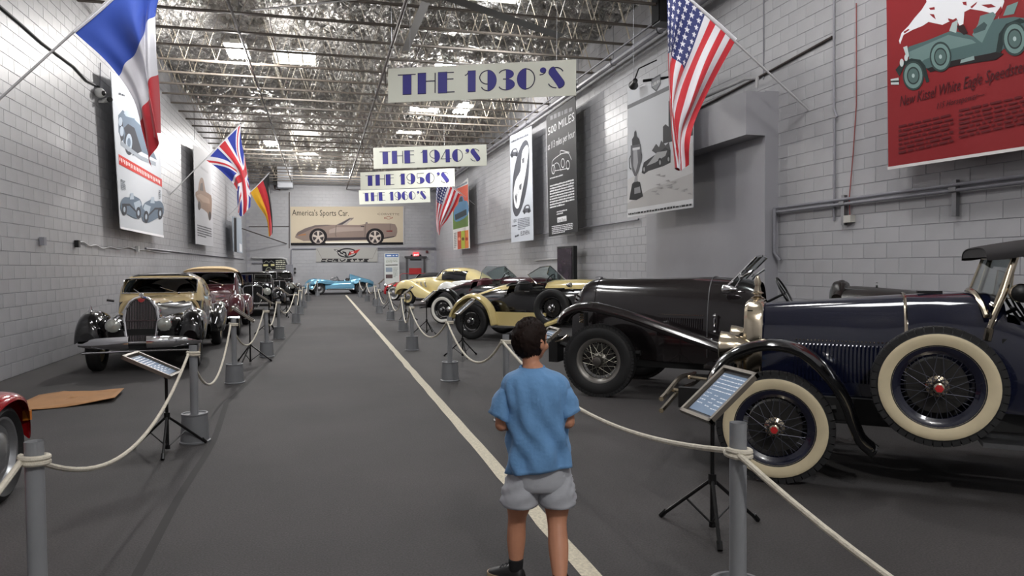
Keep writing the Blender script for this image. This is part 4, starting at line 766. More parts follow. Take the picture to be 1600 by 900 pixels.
# ------------------------------------------------------------------ cardboard
cbp = [(-3.37, 9.31), (-3.38, 9.82), (-3.2, 10.13), (-2.8, 9.95), (-2.44, 9.85), (-2.37, 9.16), (-2.8, 8.95), (-3.17, 8.84)]
G0, cb = MB(), mat('brown_cardboard', '#a5794f', .75, vary=(3, .12), bump=(60, .15, .003))
CBL = [(cbp[i][0]+(cbp[(i+1) % 8][0]-cbp[i][0])*f, cbp[i][1]+(cbp[(i+1) % 8][1]-cbp[i][1])*f) for i in range(8) for f in (0, .2, .4, .6, .8)]; cc = np.mean(cbp, 0); rows = []
for s in np.linspace(0.02, 1, 7): rows.append([(cc[0]+(x-cc[0])*s, cc[1]+(y-cc[1])*s, .012+.045*max(0, (x-cc[0])*s+.1)*s+.012*sin(6*x*s+y)) for x, y in CBL])
tag(solid(G0.grid(rows, cv=True).build('cardboard_sheet', cb), .006), 'flat torn sheet of brown cardboard lying on the floor', 'cardboard')
# ------------------------------------------------------------------ the boy
bx, by, baz = .993, 3.29, R(-15)
boy = thing('boy', 'boy with short dark hair in a blue T-shirt and grey shorts, walking away', 'person', (bx, by, 0), baz)
SKIN = mat('skin', '#b98367', .5, vary=(14, .05), spec=.35)
S = MB()
def limb(M, pts, rad, n=14, cap=True):
    P = spline([tuple(p)+(r,) for p, r in zip(pts, rad)], len(pts)*4); M.tube(P[:, :3], P[:, 3], n)
    if cap:
        for q in (P[0], P[-1]): M.ball(q[:3], q[3]*1.0, 12)
# trunk, neck, head
limb(S, [(.02, 0, .56), (.02, 0, .7), (.02, .01, .86), (.015, .0, .98), (.0, .0, 1.04)], [.1, .098, .105, .1, .06], 16)
for q in (-1, 1): S.ball((.012+q*.085, 0, .965), (.05, .045, .04), 12)
limb(S, [(.0, -.0, 1.0), (-.01, .005, 1.06), (-.012, .015, 1.13)], [.05, .043, .043], 14)
HY = R(-38); HC = vec((-.012, .03, 1.19))
def hp(p): x, y, z = p; return HC+vec((x*cos(HY)-y*sin(HY), x*sin(HY)+y*cos(HY), z))
for c, r in (((0, -.008, .025), (.073, .088, .078)), ((0, .03, -.03), (.056, .06, .07)), ((0, .055, -.07), (.032, .03, .028)), ((0, .03, .02), (.066, .06, .07))):
    G = []
    for a in np.linspace(-pi/2+.02, pi/2-.02, 12): G.append([hp((c[0]+r[0]*cos(a)*cos(b), c[1]+r[1]*cos(a)*sin(b), c[2]+r[2]*sin(a))) for b in np.linspace(0, 2*pi, 20, endpoint=False)])
    S.grid(G, cv=True, caps=True)
def hb(c, r, n=10):
    G = [[hp((c[0]+r[0]*cos(a)*cos(b), c[1]+r[1]*cos(a)*sin(b), c[2]+r[2]*sin(a))) for b in np.linspace(0, 2*pi, n, endpoint=False)] for a in np.linspace(-pi/2+.02, pi/2-.02, 7)]; S.grid(G, cv=True, caps=True)
hb((0, .098, -.018), (.012, .016, .014)); hb((0, .092, .002), (.008, .012, .022)); hb((0, .083, -.05), (.022, .012, .006)); hb((0, .083, -.06), (.02, .011, .006))
for q in (-1, 1): hb((q*.073, -.005, -.012), (.011, .02, .032)); hb((q*.078, -.018, -.01), (.006, .01, .028)); hb((q*.03, .074, .005), (.016, .012, .012)); hb((q*.042, .06, -.03), (.022, .02, .022))
# arms with hands: upper arm down, forearm forward
def arm(q, sh, el, wr):
    limb(S, [sh, tuple((vec(sh)+vec(el))/2), el], [.04, .039, .033], 12); limb(S, [el, tuple((vec(el)+vec(wr))/2), wr], [.034, .032, .024], 12)
    w_ = vec(wr); d = (w_-vec(el)); d /= np.linalg.norm(d); u = vec((0, 0, 1)); u = u-d*np.dot(u, d); u /= np.linalg.norm(u); sdv = np.cross(d, u)*(-q)
    limb(S, [w_, w_+d*.03, w_+d*.062], [.022, .027, .026], 12)
    for k in range(4):
        b = w_+d*.062+u*(.021-.014*k); L = (.052, .058, .054, .042)[k]; e1 = b+d*L*.5+sdv*.004; e2 = e1+(d*.6+sdv*.8)*L*.4; limb(S, [b-d*.01, e1, e2], [.0075, .007, .006], 8)
    b = w_+d*.02+u*.02; limb(S, [b, b+u*.028+d*.02+sdv*.01, b+u*.034+d*.045+sdv*.016], [.0095, .0085, .007], 8)
arm(-1, (-.12, 0, .975), (-.157, -.03, .79), (-.08, .13, .76)); arm(1, (.14, 0, .975), (.167, -.03, .80), (.1, .14, .80))
# legs
limb(S, [(-.055, 0, .55), (-.075, .005, .40), (-.085, .02, .31), (-.09, .02, .2), (-.092, .0, .075)], [.072, .064, .046, .047, .03], 14)
limb(S, [(.095, 0, .55), (.11, .0, .40), (.11, -.03, .3), (.112, -.1, .2), (.112, -.19, .08)], [.072, .066, .048, .049, .031], 14)
body = S.build('body', SKIN, boy)
def remesh(o, vox, it=6):
    md = o.modifiers.new('r', 'REMESH'); md.mode = 'VOXEL'; md.voxel_size = vox; sm = o.modifiers.new('s', 'SMOOTH'); sm.iterations = it
    me = bpy.data.meshes.new_from_object(o.evaluated_get(bpy.context.evaluated_depsgraph_get())); o.modifiers.clear(); nm = o.data.name; o.data = me; me.name = nm
    me.polygons.foreach_set('use_smooth', [True]*len(me.polygons)); return o
remesh(body, .0052, 4)
# hair: cap over the skull with crown whorl
HAIR = mat('dark_brown_hair', '#1c100b', .7, bump=(160, .35, .003), vary=(60, .2), spec=.2); rr = np.random.RandomState(5); G = []
for a in np.linspace(pi/2-.01, -1.16, 30):
    row = []
    for b in np.linspace(0, 2*pi, 56, endpoint=False):
        fr = sin(b)          # +1 face, -1 nape
        lim = -.95+.0 if fr < -.35 else (-.25 if fr < .15 else .42); lim = -1.15+1.57/(1+math.exp(-(fr-.12)*9))
        aa = max(a, lim); rx, ry, rz = .081, .097, .105; tuft = .0035*sin(26*b+7*aa)+.003*rr.randn()*(.4+.6*cos(aa))
        row.append(hp(((rx+tuft)*cos(aa)*cos(b), -.008+(ry+tuft)*cos(aa)*sin(b), .013+(rz+tuft)*sin(aa))))
    G.append(row)
h_ = MB().grid(G, cv=True, caps=True).build('hair', HAIR, boy, smooth=80)
GF = mat('glasses_frame', '#2c2c30', .3); gl = MB()
for q in (-1, 1):
    gl.tube([hp((q*.034+.026*cos(a), .098, .004+.019*sin(a))) for a in np.linspace(0, 2*pi, 16, endpoint=False)], .0022, 6, closed=True); gl.tube([hp((q*.06, .097, .01)), hp((q*.074, .05, .01)), hp((q*.08, .0, .008)), hp((q*.08, -.02, -.006))], .0022, 6)
gl.tube([hp((-.008, .1, .006)), hp((.008, .1, .006))], .0022, 6); g_ = gl.build('glasses', GF, boy)
L_ = MB()
for q in (-1, 1): L_.poly([hp((q*.034+.025*cos(a), .098, .004+.018*sin(a))) for a in np.linspace(0, 2*pi, 16, endpoint=False)])
L_.build('lens', GLASS, g_)
# T-shirt
SH = mat('blue_jersey', '#6592c0', .85, vary=(5, .05), bump=(26, .45, .012), sheen=.1); SHD = mat('blue_jersey_rib', '#5480ae', .85, bump=(300, .3, .002)); T = MB(); n = 64
keys = [(.565, .025, .152, .128, 0), (.64, .024, .148, .122, 0), (.74, .02, .146, .118, 0), (.85, .013, .152, .118, 0), (.93, .01, .16, .118, 0), (.985, .008, .163, .108, 0), (1.025, .004, .138, .09, 0), (1.05, -.002, .082, .066, 0), (1.063, -.006, .06, .056, 0)]
G = []
for z, cx, rx, ry, _ in spline(keys, 44):
    row = []
    for b in np.linspace(0, 2*pi, n, endpoint=False):
        ce_, se = cos(b), sin(b); k = .85; x = np.sign(ce_)*abs(ce_)**k; y = np.sign(se)*abs(se)**k
        low = max(0, 1-(z-.565)/.4); wr = .011*low*sin(9*b+14*(z-.2*x))+.01*low*sin(5*b-26*z)+.011*sin(3*b+34*z+6*x)*max(0, 1-abs(z-.72)/.22)+.007*sin(13*b+9*z)*max(0, 1-abs(z-.93)/.14)
        dz = -.012*sin(b)*low+.02*x*low
        row.append((cx+(rx+wr)*x, (ry+wr)*y-.004, z+dz))
    G.append(row)
T.grid(G, cv=True)
for q, sh, e in ((-1, (-.075, .0, 1.0), (-.165, -.02, .82)), (1, (.09, .0, 1.0), (.172, -.02, .83))):
    sh, e = vec(sh), vec(e); G = []; d = (e-sh)/np.linalg.norm(e-sh); u, v, _ = frame(d)
    for f in np.linspace(0, 1, 12):
        c = sh+(e-sh)*f+vec((q*.012*sin(pi*f), 0, 0)); r = .042+.021*min(1, f*2.2)+(.0 if f < .95 else .002)
        G.append([c+u*(r+.005*sin(4*a+9*f)*(.3+f))*cos(a)*1.0+v*(r*.96+.004*sin(3*a+14*f))*sin(a) for a in np.linspace(0, 2*pi, 28, endpoint=False)])
    T.grid(G, cv=True)
shirt = solid(T.build('t_shirt', SH, boy, smooth=80), .004)
NB = [(-.006+.058*cos(a), -.003+.053*sin(a), 1.064+.006*sin(a)) for a in np.linspace(0, 2*pi, 28, endpoint=False)]; MB().tube(NB, .0075, 8, closed=True).build('neckband', SHD, shirt)
# shorts
SHO = mat('grey_cotton', '#a9abb1', .9, vary=(8, .07), bump=(350, .3, .002)); T = MB(); G = []
for z, rx, ry in spline([(.66, .135, .105), (.58, .145, .112), (.5, .15, .112), (.47, .138, .1)], 10):
    G.append([(.03+(rx+.004*sin(7*b+40*z))*cos(b), ry*sin(b), z) for b in np.linspace(0, 2*pi, 40, endpoint=False)])
T.grid(G, cv=True)
for q, cx, ex in ((-1, -.045, -.072), (1, .1, .112)):
    G = []
    for f in np.linspace(0, 1, 14):
        z = .56-.16*f; c = cx+(ex-cx)*f; r = .074+.02*min(1, f*1.6)
        G.append([(c+(r+.004*sin(5*b+18*f)+.003*sin(9*b-20*f))*cos(b), (r*1.12+.004*sin(4*b+12*f))*sin(b), z+.008*sin(b)) for b in np.linspace(0, 2*pi, 32, endpoint=False)])
    T.grid(G, cv=True)
shorts = solid(T.build('shorts', SHO, boy, smooth=80), .004)
BS, SOLE, SOCK = mat('black_shoe', '#141416', .55, bump=(90, .2, .003)), mat('tan_sole', '#a58f74', .6), mat('black_sock', '#101013', .9, bump=(300, .4, .002))
for (fx, fy, az, lift) in ((-.117, .017, 55, 0), (.114, -.16, 5, 0)):
    a = R(az); f = lambda p: (fx+p[0]*cos(a)-p[1]*sin(a), fy+p[0]*sin(a)+p[1]*cos(a), p[2])
    G = []
    for y, wd, h, z0 in ((-.075, .022, .05, .018), (-.06, .034, .075, .018), (-.02, .036, .085, .018), (.03, .036, .07, .018), (.08, .04, .05, .018), (.115, .034, .036, .018), (.132, .015, .026, .02)):
        G.append([f((wd*cos(t), y, z0+max(0, sin(t))*(h-z0)+min(0, sin(t))*.004)) for t in np.linspace(0, 2*pi, 16, endpoint=False)])
    sh_ = MB().grid(spline(np.array(G).reshape(7, -1), 20).reshape(20, 16, 3), cv=True, caps=True).build('shoe', BS, boy, smooth=60)
    pr = [(-.078, .024), (-.05, .036), (.02, .035), (.08, .042), (.125, .03), (.14, .0)]; ol = [(w_, y) for y, w_ in pr]+[(-w_, y) for y, w_ in reversed(pr[:-1])]
    MB().prism([f((x, y, .0)) for x, y in spline(ol, 36, True)], (0, 0, .022)).build('sole', SOLE, sh_, smooth=30)
    MB().lathe([(.033, .06), (.036, .085), (.037, .112), (.033, .117)], f((0, -.03, 0)), n=16).build('sock', SOCK, boy)
    la = MB()
    for k in range(3): la.tube([f((-.02, .01+.022*k, .082-.012*k)), f((0, .014+.022*k, .09-.013*k)), f((.02, .01+.022*k, .082-.012*k))], .003, 5)
    la.build('laces', mat('shoe_lace', '#3a3a3e', .8), sh_)
# ------------------------------------------------------------------ car kit (local frame: x forward from the front axle, y left, z up)
def car(name, label, contact, az, ynear, cat='car'):
    a = R(az); d = vec((sin(a), cos(a))); l = vec((-d[1], d[0])); c = vec(contact[:2])-l*ynear
    return thing(name, label, cat, (c[0], c[1], 0), math.atan2(d[1], d[0]))
def paint(name, col, rough=.12): return mat(name, col, rough, coat=.8, spec=.5, vary=(1.5, .03))
def arch(keys, nx=40, na=25, mi=0, skip=None, caps=True, M=None, a0=0., a1=pi):
    """loft of super-ellipse arches; keys (x, yc, w, zb, zt, e)"""
    M = M or MB(); K_ = spline(keys, nx); G = []
    for x, yc, w_, zb, zt, e in K_:
        row = []
        for a in np.linspace(a0, a1, na):
            c_, s_ = cos(a), max(0, sin(a)); row.append((x, yc+w_*np.sign(c_)*abs(c_)**(2/e), zb+(zt-zb)*s_**(2/e)))
        G.append(row)
    G = np.array(G)
    f = (lambda i, j: mi(*G[i:i+2, j:j+2].reshape(-1, 3).mean(0))) if callable(mi) else mi
    n0 = len(M.f); M.grid(G, f)
    if skip:
        keep = [k for k in range(n0, len(M.f)) if not skip(*np.mean([M.v[q] for q in M.f[k]], 0))]
        M.f[n0:] = [M.f[k] for k in keep]; M.m[n0:] = [M.m[k] for k in keep]
    if caps:
        for r in (G[0], G[-1]): M.add(r, [list(range(len(r)))], f(0, 0) if False else (mi(*r[len(r)//2]) if callable(mi) else mi))
    return M
def fender(root, path, yc, wd, mt, c0, crown=.05, lip=.03, n=30, name='fender', taper=None):
    for q in (1, -1):
        P = spline(path, n); G = []
        for i in range(n):
            t = P[min(i+1, n-1)]-P[max(i-1, 0)]; t /= np.linalg.norm(t)+1e-9; nn = np.array([-t[1], t[0]])
            if np.dot(nn, P[i]-vec(c0)) < 0 and nn[1] < 0: nn = -nn
            if nn[1] < -.3: nn = -nn
            k = taper(i/(n-1)) if taper else 1; row = []
            for s, off in [(-1, -lip)]+[(s, crown*(1-s*s)) for s in np.linspace(-1, 1, 9)]+[(1.0, -lip*.6), (.96, -lip)]:
                pp = P[i]+nn*off*k; row.append((pp[0], q*(yc+s*wd/2*k), pp[1]))
            G.append(row)
        solid(MB().grid(G).build(name, mt, root, smooth=50), .008)
CACHE = {}
def cached(key, fn):
    if key not in CACHE: CACHE[key] = fn()
    return CACHE[key]
def wheel(root, x, y, z, Rr, wd, rim, key, ww=None, rimmat=None, hub='wire', hubmat=NICKEL, spoke=None, single=False, tread=0, steer=0, badge=None, name='wheel', hubr=.05, lean=0):
    q = 1 if y > 0 else -1
    def tire():
        h = wd/2; M = MB(); M.lathe([(rim-.01, -h*.55), (rim+.012, -h*.8), ((rim+Rr)/2, -h), (Rr-.022, -h*.86), (Rr-.004, -h*.62), (Rr, -h*.3), (Rr, h*.3), (Rr-.004, h*.62), (Rr-.022, h*.86), ((rim+Rr)/2, h), (rim+.012, h*.8), (rim-.01, h*.55)], axis=(0, 1, 0), n=56)
        if tread:
            for k in range(tread):
                a = 2*pi*k/tread; L = 2*pi*Rr/tread*.88; rot = Matrix.Rotation(-a, 3, 'Y')
                for s in (-1, 1):
                    M.box(rot@Vector((Rr+.001, s*h*.48, 0)), (.007, h*.5, L), 0, rot); M.box(rot@Vector((Rr-.016, s*h*.86, 0)), (.034, h*.12, L*.95), 0, rot)
                M.box(rot@Vector((Rr+.001, 0, pi*Rr/tread)), (.007, h*.34, L), 0, rot)
        return M.mesh('wheel', RUBBER, 40)
    w_ = obj(name, cached(key+'t', tire), root, (x, y, z)); w_.rotation_euler = (R(lean)*q, 0, (0 if q > 0 else pi)+R(steer))
    h = wd/2
    if ww: obj('whitewall', cached(key+'w', lambda: MB().lathe([(rim+.006, h*.74), (rim+.03, h*.92), ((rim+Rr)/2, h*1.02), (Rr-.046, h*.97), (Rr-.04, h*.9)], axis=(0, 1, 0), n=56).mesh('whitewall', ww)), w_)
    rm = rimmat or UNDER
    obj('rim', cached(key+'r', lambda: MB().lathe([(rim-.012, -h*.6), (rim-.03, -h*.55), (rim-.045, -.02), (rim-.045, .02), (rim-.028, h*.5), (rim-.008, h*.72), (rim+.012, h*.76), (rim+.014, h*.66)], axis=(0, 1, 0), n=48).mesh('rim', rm)), w_)
    if hub == 'disc':
        obj('wheel_disc', cached(key+'d', lambda: MB().lathe([(rim-.03, h*.2), (rim*.8, h*.45), (rim*.55, h*.35), (rim*.3, h*.5)], axis=(0, 1, 0), n=40).mesh('wheel_disc', rm)), w_)
        obj('hub_cap', cached(key+'h', lambda: MB().lathe([(rim*.62, h*.42), (rim*.58, h*.6), (rim*.4, h*.8), (.001, h*.95)], axis=(0, 1, 0), n=32).mesh('hub_cap', hubmat)), w_)
        return w_
    obj('brake_drum', cached(key+'b', lambda: MB().lathe([(.001, -.0), (rim*.7, -.0), (rim*.72, -.07), (.001, -.07)], axis=(0, 1, 0), n=32).mesh('brake_drum', mat('drum_black', '#161412', .6))), w_, (0, -.01, 0))
    obj('hub', cached(key+'h', lambda: MB().lathe([(hubr+.03, .0), (hubr+.028, .015), (hubr, .03), (hubr, h+.005), (hubr*.86, h+.02), (hubr*.8, h+.045), (hubr*.5, h+.052), (.001, h+.052)], axis=(0, 1, 0), n=28).mesh('hub', hubmat)), w_)
    if badge: obj('hub_badge', cached(key+'g', lambda: MB().lathe([(.026, 0), (.026, .006), (.001, .008)], (0, h+.052, 0), (0, 1, 0), n=6).mesh('hub_badge', badge, 0)), w_)
    sm = spoke or STEEL; N = 11
    def sp(k):
        da = (.95, -.95, .8, -.8)[k]; y0 = (h*.8, h*.8, -.02, -.02)[k]
        a = da; return (hubr*cos(a), y0, hubr*sin(a)), ((rim-.04), (.01, .01, -.01, -.01)[k], 0)
    if single:
        for k in range(4):
            me = cached(key+'s%d' % k, lambda k=k: MB().tube(sp(k), .0027, 5).mesh('spoke', sm))
            for i in range(N): o = obj('spoke', me, w_); o.rotation_euler = (0, 2*pi*(i+k*.25)/N, 0)
    else:
        def js():
            M = MB()
            for k in range(4):
                A, B = sp(k)
                for i in range(N):
                    rot = Matrix.Rotation(2*pi*(i+k*.25)/N, 3, 'Y'); M.tube([rot@Vector(A), rot@Vector(B)], .0032, 4)
            return M.mesh('spokes', sm)
        s = obj('spokes', cached(key+'S', js), w_); s['kind'] = 'stuff'
    return w_
def lamp(root, x, y, z, r, L, mt=NICKEL, lens=None, name='headlamp', yaw=0):
    h = MB().lathe([(.001, -L), (r*.35, -L*.93), (r*.75, -L*.6), (r*.98, -L*.15), (r, 0), (r*1.03, .012), (r*.94, .018)], axis=(1, 0, 0), n=28).build(name, mt, root, loc=(x, y, z)); h.rotation_euler = (0, 0, yaw)
    MB().lathe([(r*.94, .012), (r*.7, .026), (r*.3, .036), (.001, .038)], axis=(1, 0, 0), n=28).build('lens', lens or mat('lamp_lens', '#b9bcb4', .12, .5, coat=1), h); return h
def glasspane(root, pts, name='windshield', frame_r=.012, fm=None, gm=None, thick=.006):
    P = [vec(p) for p in pts]; nn = np.cross(P[1]-P[0], P[2]-P[0]); nn /= np.linalg.norm(nn)
    f = MB().tube([tuple(p) for p in P], frame_r, 8, closed=True).build(name+'_frame', fm or CHROME, root)
    MB().prism([p-nn*thick/2 for p in P], nn*thick).build(name+'_glass', gm or GLASS, f, smooth=0); return f
def louvers(root, x0, x1, n, z0, z1, yw, mt, slant=0., name='louver', both=False):
    me = MB().add([(-.008, 0, 0), (.012, 0, 0), (.012, 0, 1), (-.008, 0, 1), (.012, .012, .04), (.012, .012, .96)], [(0, 1, 4), (0, 4, 5, 3), (3, 5, 2), (1, 2, 5, 4)]).mesh(name, mt, 0)
    for i in range(n):
        x = x0+(x1-x0)*i/(n-1)
        for q in ((1, -1) if both else (1,)):
            ya, yb = (yw(x, z0), yw(x, z1)) if yw.__code__.co_argcount == 2 else (yw(x), yw(x)); L = math.hypot(ya-yb, z1-z0)
            o = obj(name, me, root, (x, q*(ya-.002), z0)); o.scale = (1, q, L); o.rotation_euler = (q*math.atan2(ya-yb, z1-z0), 0, 0)
def seat(root, x, y, z, w_, h, mt=LEATHER, d=.45):
    M = MB(); G = [[(x-.06+.05*f+.1*cos(a)*.6-.12*f, y+w_/2*s, z+h*f) for a in (0,)] for f in (0,) for s in (0,)]
    b = arch([(x-d*.55, y, w_/2, z-.15, z+h*.85, 3.2), (x-d*.5, y, w_/2, z-.15, z+h, 3.0), (x-d*.35, y, w_/2*.98, z-.15, z+h*.98, 3.0), (x-d*.28, y, w_/2*.95, z-.15, z+h*.8, 3.2)], 14, 21); b.build('seat_back', mt, root)
    MB().box((x, y, z-.02), (d, w_, .16), taper=.92).build('seat_cushion', mt, root)
def steering(root, x, y, z, tilt=.5, r=.2):
    M = MB(); d = vec((-cos(tilt), 0, sin(tilt))); u, v, _ = frame(d); s = MB().tube([tuple(vec((x, y, z))+r*(cos(a)*u+sin(a)*v)) for a in np.linspace(0, 2*pi, 24, endpoint=False)], .012, 6, closed=True)
    for a in (0, 2.1, 4.2): s.tube([(x, y, z), tuple(vec((x, y, z))+r*(cos(a)*u+sin(a)*v))], .008, 5)
    s.tube([(x, y, z), tuple(vec((x, y, z))-d*.5)], .016, 6); s.build('steering_wheel', BLACK, root)
# ------------------------------------------------------------------ navy speedster, nearest on the right
NAV = paint('navy_paint', '#101429'); BLK = paint('black_paint', '#08080a'); TOPC = mat('black_canvas', '#1d1a1c', .85, bump=(300, .3, .002))
c = car('classic_car', 'dark navy open car with ivory whitewall tyres and side-mounted spare', (3.117, 4.353), -50, .72)
def kw(x): return float(np.interp(-x, [-.14, .85, 1.3, 1.7, 2.6, 3.4, 3.9], [.285, .36, .45, .55, .57, .45, .2]))
zt_ = lambda x: float(np.interp(-x, [-.14, .4, .85, 1.3, 1.45, 1.7, 2.6, 3.4, 3.9], [1.245, 1.29, 1.325, 1.35, 1.33, 1.24, 1.2, 1.1, .8]))
arch([(x, 0, kw(x), .56, zt_(x), 2.9 if x > -1 else 3.4) for x in (.14, -.2, -.5, -.85, -1.1, -1.3, -1.45, -1.7, -2.1, -2.6, -3.0, -3.4, -3.9)], 70, 41, skip=lambda x, y, z: -2.35 < x < -1.42 and abs(y) < .42 and z > 1.0).build('body', NAV, c)
MB().box((-2.0, 0, .8), (1.2, .9, .5)).build('cockpit_floor', UNDER, c, smooth=0); seat(c, -1.95, .0, .95, .95, .5)
MB().box((-1.6, 0, .46), (4.6, .8, .14)).box((-1.6, .38, .5), (4.7, .06, .16)).box((-1.6, -.38, .5), (4.7, .06, .16)).build('chassis', UNDER, c, smooth=0)
G = []
for x, k in ((.13, 1.0), (.15, 1.03), (.24, 1.03), (.265, .97), (.27, .9)):
    row = [(x, .3*k*np.sign(cos(a))*abs(cos(a))**(2/4), .9+(.37*k)*np.sign(sin(a))*abs(sin(a))**(2/2.6)) for a in np.linspace(0, 2*pi, 48, endpoint=False)]; G.append(row)
sh_ = MB().grid(G, cv=True).build('radiator_shell', NICKEL, c); MB().box((.22, 0, .88), (.04, .52, .64)).build('radiator_core', UNDER, sh_, smooth=0)
MB().lathe([(.001, 0), (.05, 0), (.055, .02), (.03, .035), (.03, .05), (.05, .06), (.03, .075), (.022, .12), (.03, .15), (.012, .2), (.001, .205)], (.19, 0, 1.265), n=16).build('radiator_mascot', NICKEL, sh_)
for x in (.14, -.85):
    P = [(x, (kw(x)+.006)*np.sign(cos(a))*abs(cos(a))**(2/2.9), .56+(zt_(x)+.006-.56)*max(0, sin(a))**(2/2.9)) for a in np.linspace(.02, pi-.02, 40)]; MB().tube(P, .012, 6).build('hood_band', NICKEL, c)
louvers(c, -.12, -.78, 26, .68, .96, lambda x, z: kw(x)*(1-((z-.56)/(zt_(x)-.56))**2.9)**(1/2.9), NAV, both=True)
Rv = MB()
for i in range(26):
    for q in (1, -1): Rv.ball((-.12-.66*i/25, q*kw(-.12-.66*i/25)*.94, .985), .007, 6)
r_ = Rv.build('hinge_rivets', NICKEL, c); r_['kind'] = 'stuff'
for q in (1, -1): lamp(c, .42, q*.3, .9, .13, .24); MB().tube([(.3, q*.3, .8), (.28, q*.3, .66)], .02, 8).build('lamp_post', NICKEL, c); MB().lathe([(.0, .0), (.022, 0), (.018, .05), (.03, .07), (0, .08)], (-.42, q*.34, .62), (0, q, .2), 10).build('hood_latch', NICKEL, c)
MB().tube([(.32, -.3, .79), (.32, .3, .79)], .014, 8).build('lamp_bar', NICKEL, c)
fender(c, [(.47, .5), (.455, .62), (.42, .75), (.32, .88), (.18, .955), (.02, .99), (-.17, .955), (-.33, .82), (-.45, .64), (-.51, .47), (-.56, .36), (-.64, .29)], .715, .24, BLK, (0, .4), .035, .035)
fender(c, [(-2.75, .3), (-2.85, .55), (-3.0, .85), (-3.3, .98), (-3.6, .85), (-3.75, .55)], .715, .24, BLK, (-3.3, .4), .04, .035)
RED = mat('red_badge', '#c02a2c', .35)
for x, st in ((0, 3), (-3.3, 0)):
    for q in (1, -1): wheel(c, x, q*.72, .395, .395, .125, .262, 'kis', WHITEW, paint('navy_rim', '#12152a', .25), spoke=mat('dark_spoke', '#4a4b55', .35, .6), single=(q > 0 and x == 0), tread=44, steer=st, badge=RED, hubr=.042)
for q in (1, -1): wheel(c, -1.01, q*.63, .74, .395, .125, .262, 'kis', WHITEW, spoke=None, single=q > 0, tread=44, badge=RED, name='spare_wheel', hubr=.042)
for q in (1, -1): MB().tube([(-1.0, q*.58, .74), (-1.0, q*.38, .7)], .05, 8).build('spare_bracket', UNDER, c)
MB().tube([(.82, y, .56+.03*cos(4*y)) for y in np.linspace(-.7, .7, 12)], .02, 6).tube([(.82, y, .46+.02*cos(4*y)) for y in np.linspace(-.7, .7, 12)], .02, 6).tube([(.82, .35, .55), (.5, .36, .52), (.3, .38, .5)], .018, 6).tube([(.82, -.35, .55), (.5, -.36, .52), (.3, -.38, .5)], .018, 6).build('bumper', NICKEL, c)
[MB().box((-1.5, q*.62, .4), (.5, .3, .03)).build('step_plate', STEEL, c, smooth=0) for q in (1, -1)]
MB().tube([(0, -.7, .4), (0, .7, .4)], .04, 8).tube([(.5, .4, .52), (.1, .42, .42), (-.4, .4, .5)], .03, 6).tube([(.5, -.4, .52), (.1, -.42, .42), (-.4, -.4, .5)], .03, 6).tube([(-3.3, -.7, .4), (-3.3, .7, .4)], .05, 8).build('axle_and_springs', UNDER, c)
glasspane(c, [(-1.36, .42, 1.27), (-1.46, .42, 1.59), (-1.42, -.42, 1.59), (-1.32, -.42, 1.29)], fm=NICKEL)
for q in (1, -1):
    MB().tube([(-1.33, q*.44, 1.12), (-1.36, q*.45, 1.22), (-1.41, q*.44, 1.35), (-1.48, q*.43, 1.62)], .018, 8).tube([(-1.33, q*.44, 1.12), (-1.32, q*.43, 1.04)], .026, 8).build('windshield_post', NICKEL, c)
    glasspane(c, [(-1.5, q*.46, 1.3), (-1.53, q*.47, 1.5), (-1.64, q*.54, 1.46), (-1.62, q*.53, 1.28)], 'wind_wing', .008, NICKEL)
P = [(-1.27-.1*abs(y), y, 1.36-.16*(abs(y)/.44)**2.2) for y in np.linspace(-.44, .44, 20)]; MB().tube(P, .02, 8).build('cowl_trim', NICKEL, c)
MB().box((-1.02, .02, 1.345), (.16, .1, .02)).build('cowl_vent', BLK, c, smooth=0)
lamp(c, -1.48, .52, 1.36, .06, .1, NICKEL, BLACK, 'spot_lamp', pi*.55); steering(c, -1.6, -.2, 1.22)
arch([(-1.3, 0, .5, 1.595, 1.65, 3.0), (-1.34, 0, .54, 1.575, 1.68, 3.2), (-1.8, 0, .58, 1.62, 1.74, 3.2), (-2.4, 0, .58, 1.5, 1.72, 3.4), (-2.75, 0, .54, 1.15, 1.55, 3.6), (-2.85, 0, .5, 1.1, 1.3, 3.6)], 24, 21).build('folding_top', TOPC, c)
[MB().tube([(-1.46, q*.45, 1.6), (-1.5, q*.5, 1.66), (-1.7, q*.52, 1.62), (-2.1, q*.54, 1.3)], .017, 6).build('top_bow', BLACK, c) for q in (1, -1)]
# ------------------------------------------------------------------ black tourer behind it
BRN = paint('brown_black_paint', '#1d191a', .16)
c = car('classic_car', 'long dark brown-black open tourer with grey wire wheels and low windscreen', tuple(at(937, 619, 2, 0)), -46, .74)
kw2 = lambda x: float(np.interp(-x, [-.55, -.25, 0, .6, 1.4, 1.8, 2.4, 3.4, 4.1], [.31, .35, .37, .42, .47, .52, .56, .52, .3]))
zt2 = lambda x: float(np.interp(-x, [-.55, -.42, -.25, .6, 1.2, 1.55, 1.75, 2.0, 2.6, 3.4, 3.9, 4.1], [1.2, 1.345, 1.39, 1.405, 1.415, 1.39, 1.34, 1.22, 1.2, 1.22, 1.05, .8]))
arch([(x, 0, kw2(x), .42, zt2(x), 3.0) for x in (.55, .5, .42, .25, 0, -.6, -1.2, -1.55, -1.75, -2.0, -2.6, -3.0, -3.4, -3.9, -4.1)], 80, 41, skip=lambda x, y, z: -3.0 < x < -1.72 and abs(y) < .44 and z > .95).build('body', BRN, c)
MB().box((-2.3, 0, .7), (1.4, .95, .5)).build('cockpit_floor', UNDER, c, smooth=0); seat(c, -2.35, .27, .95, .5, .42); seat(c, -2.35, -.27, .95, .5, .42)
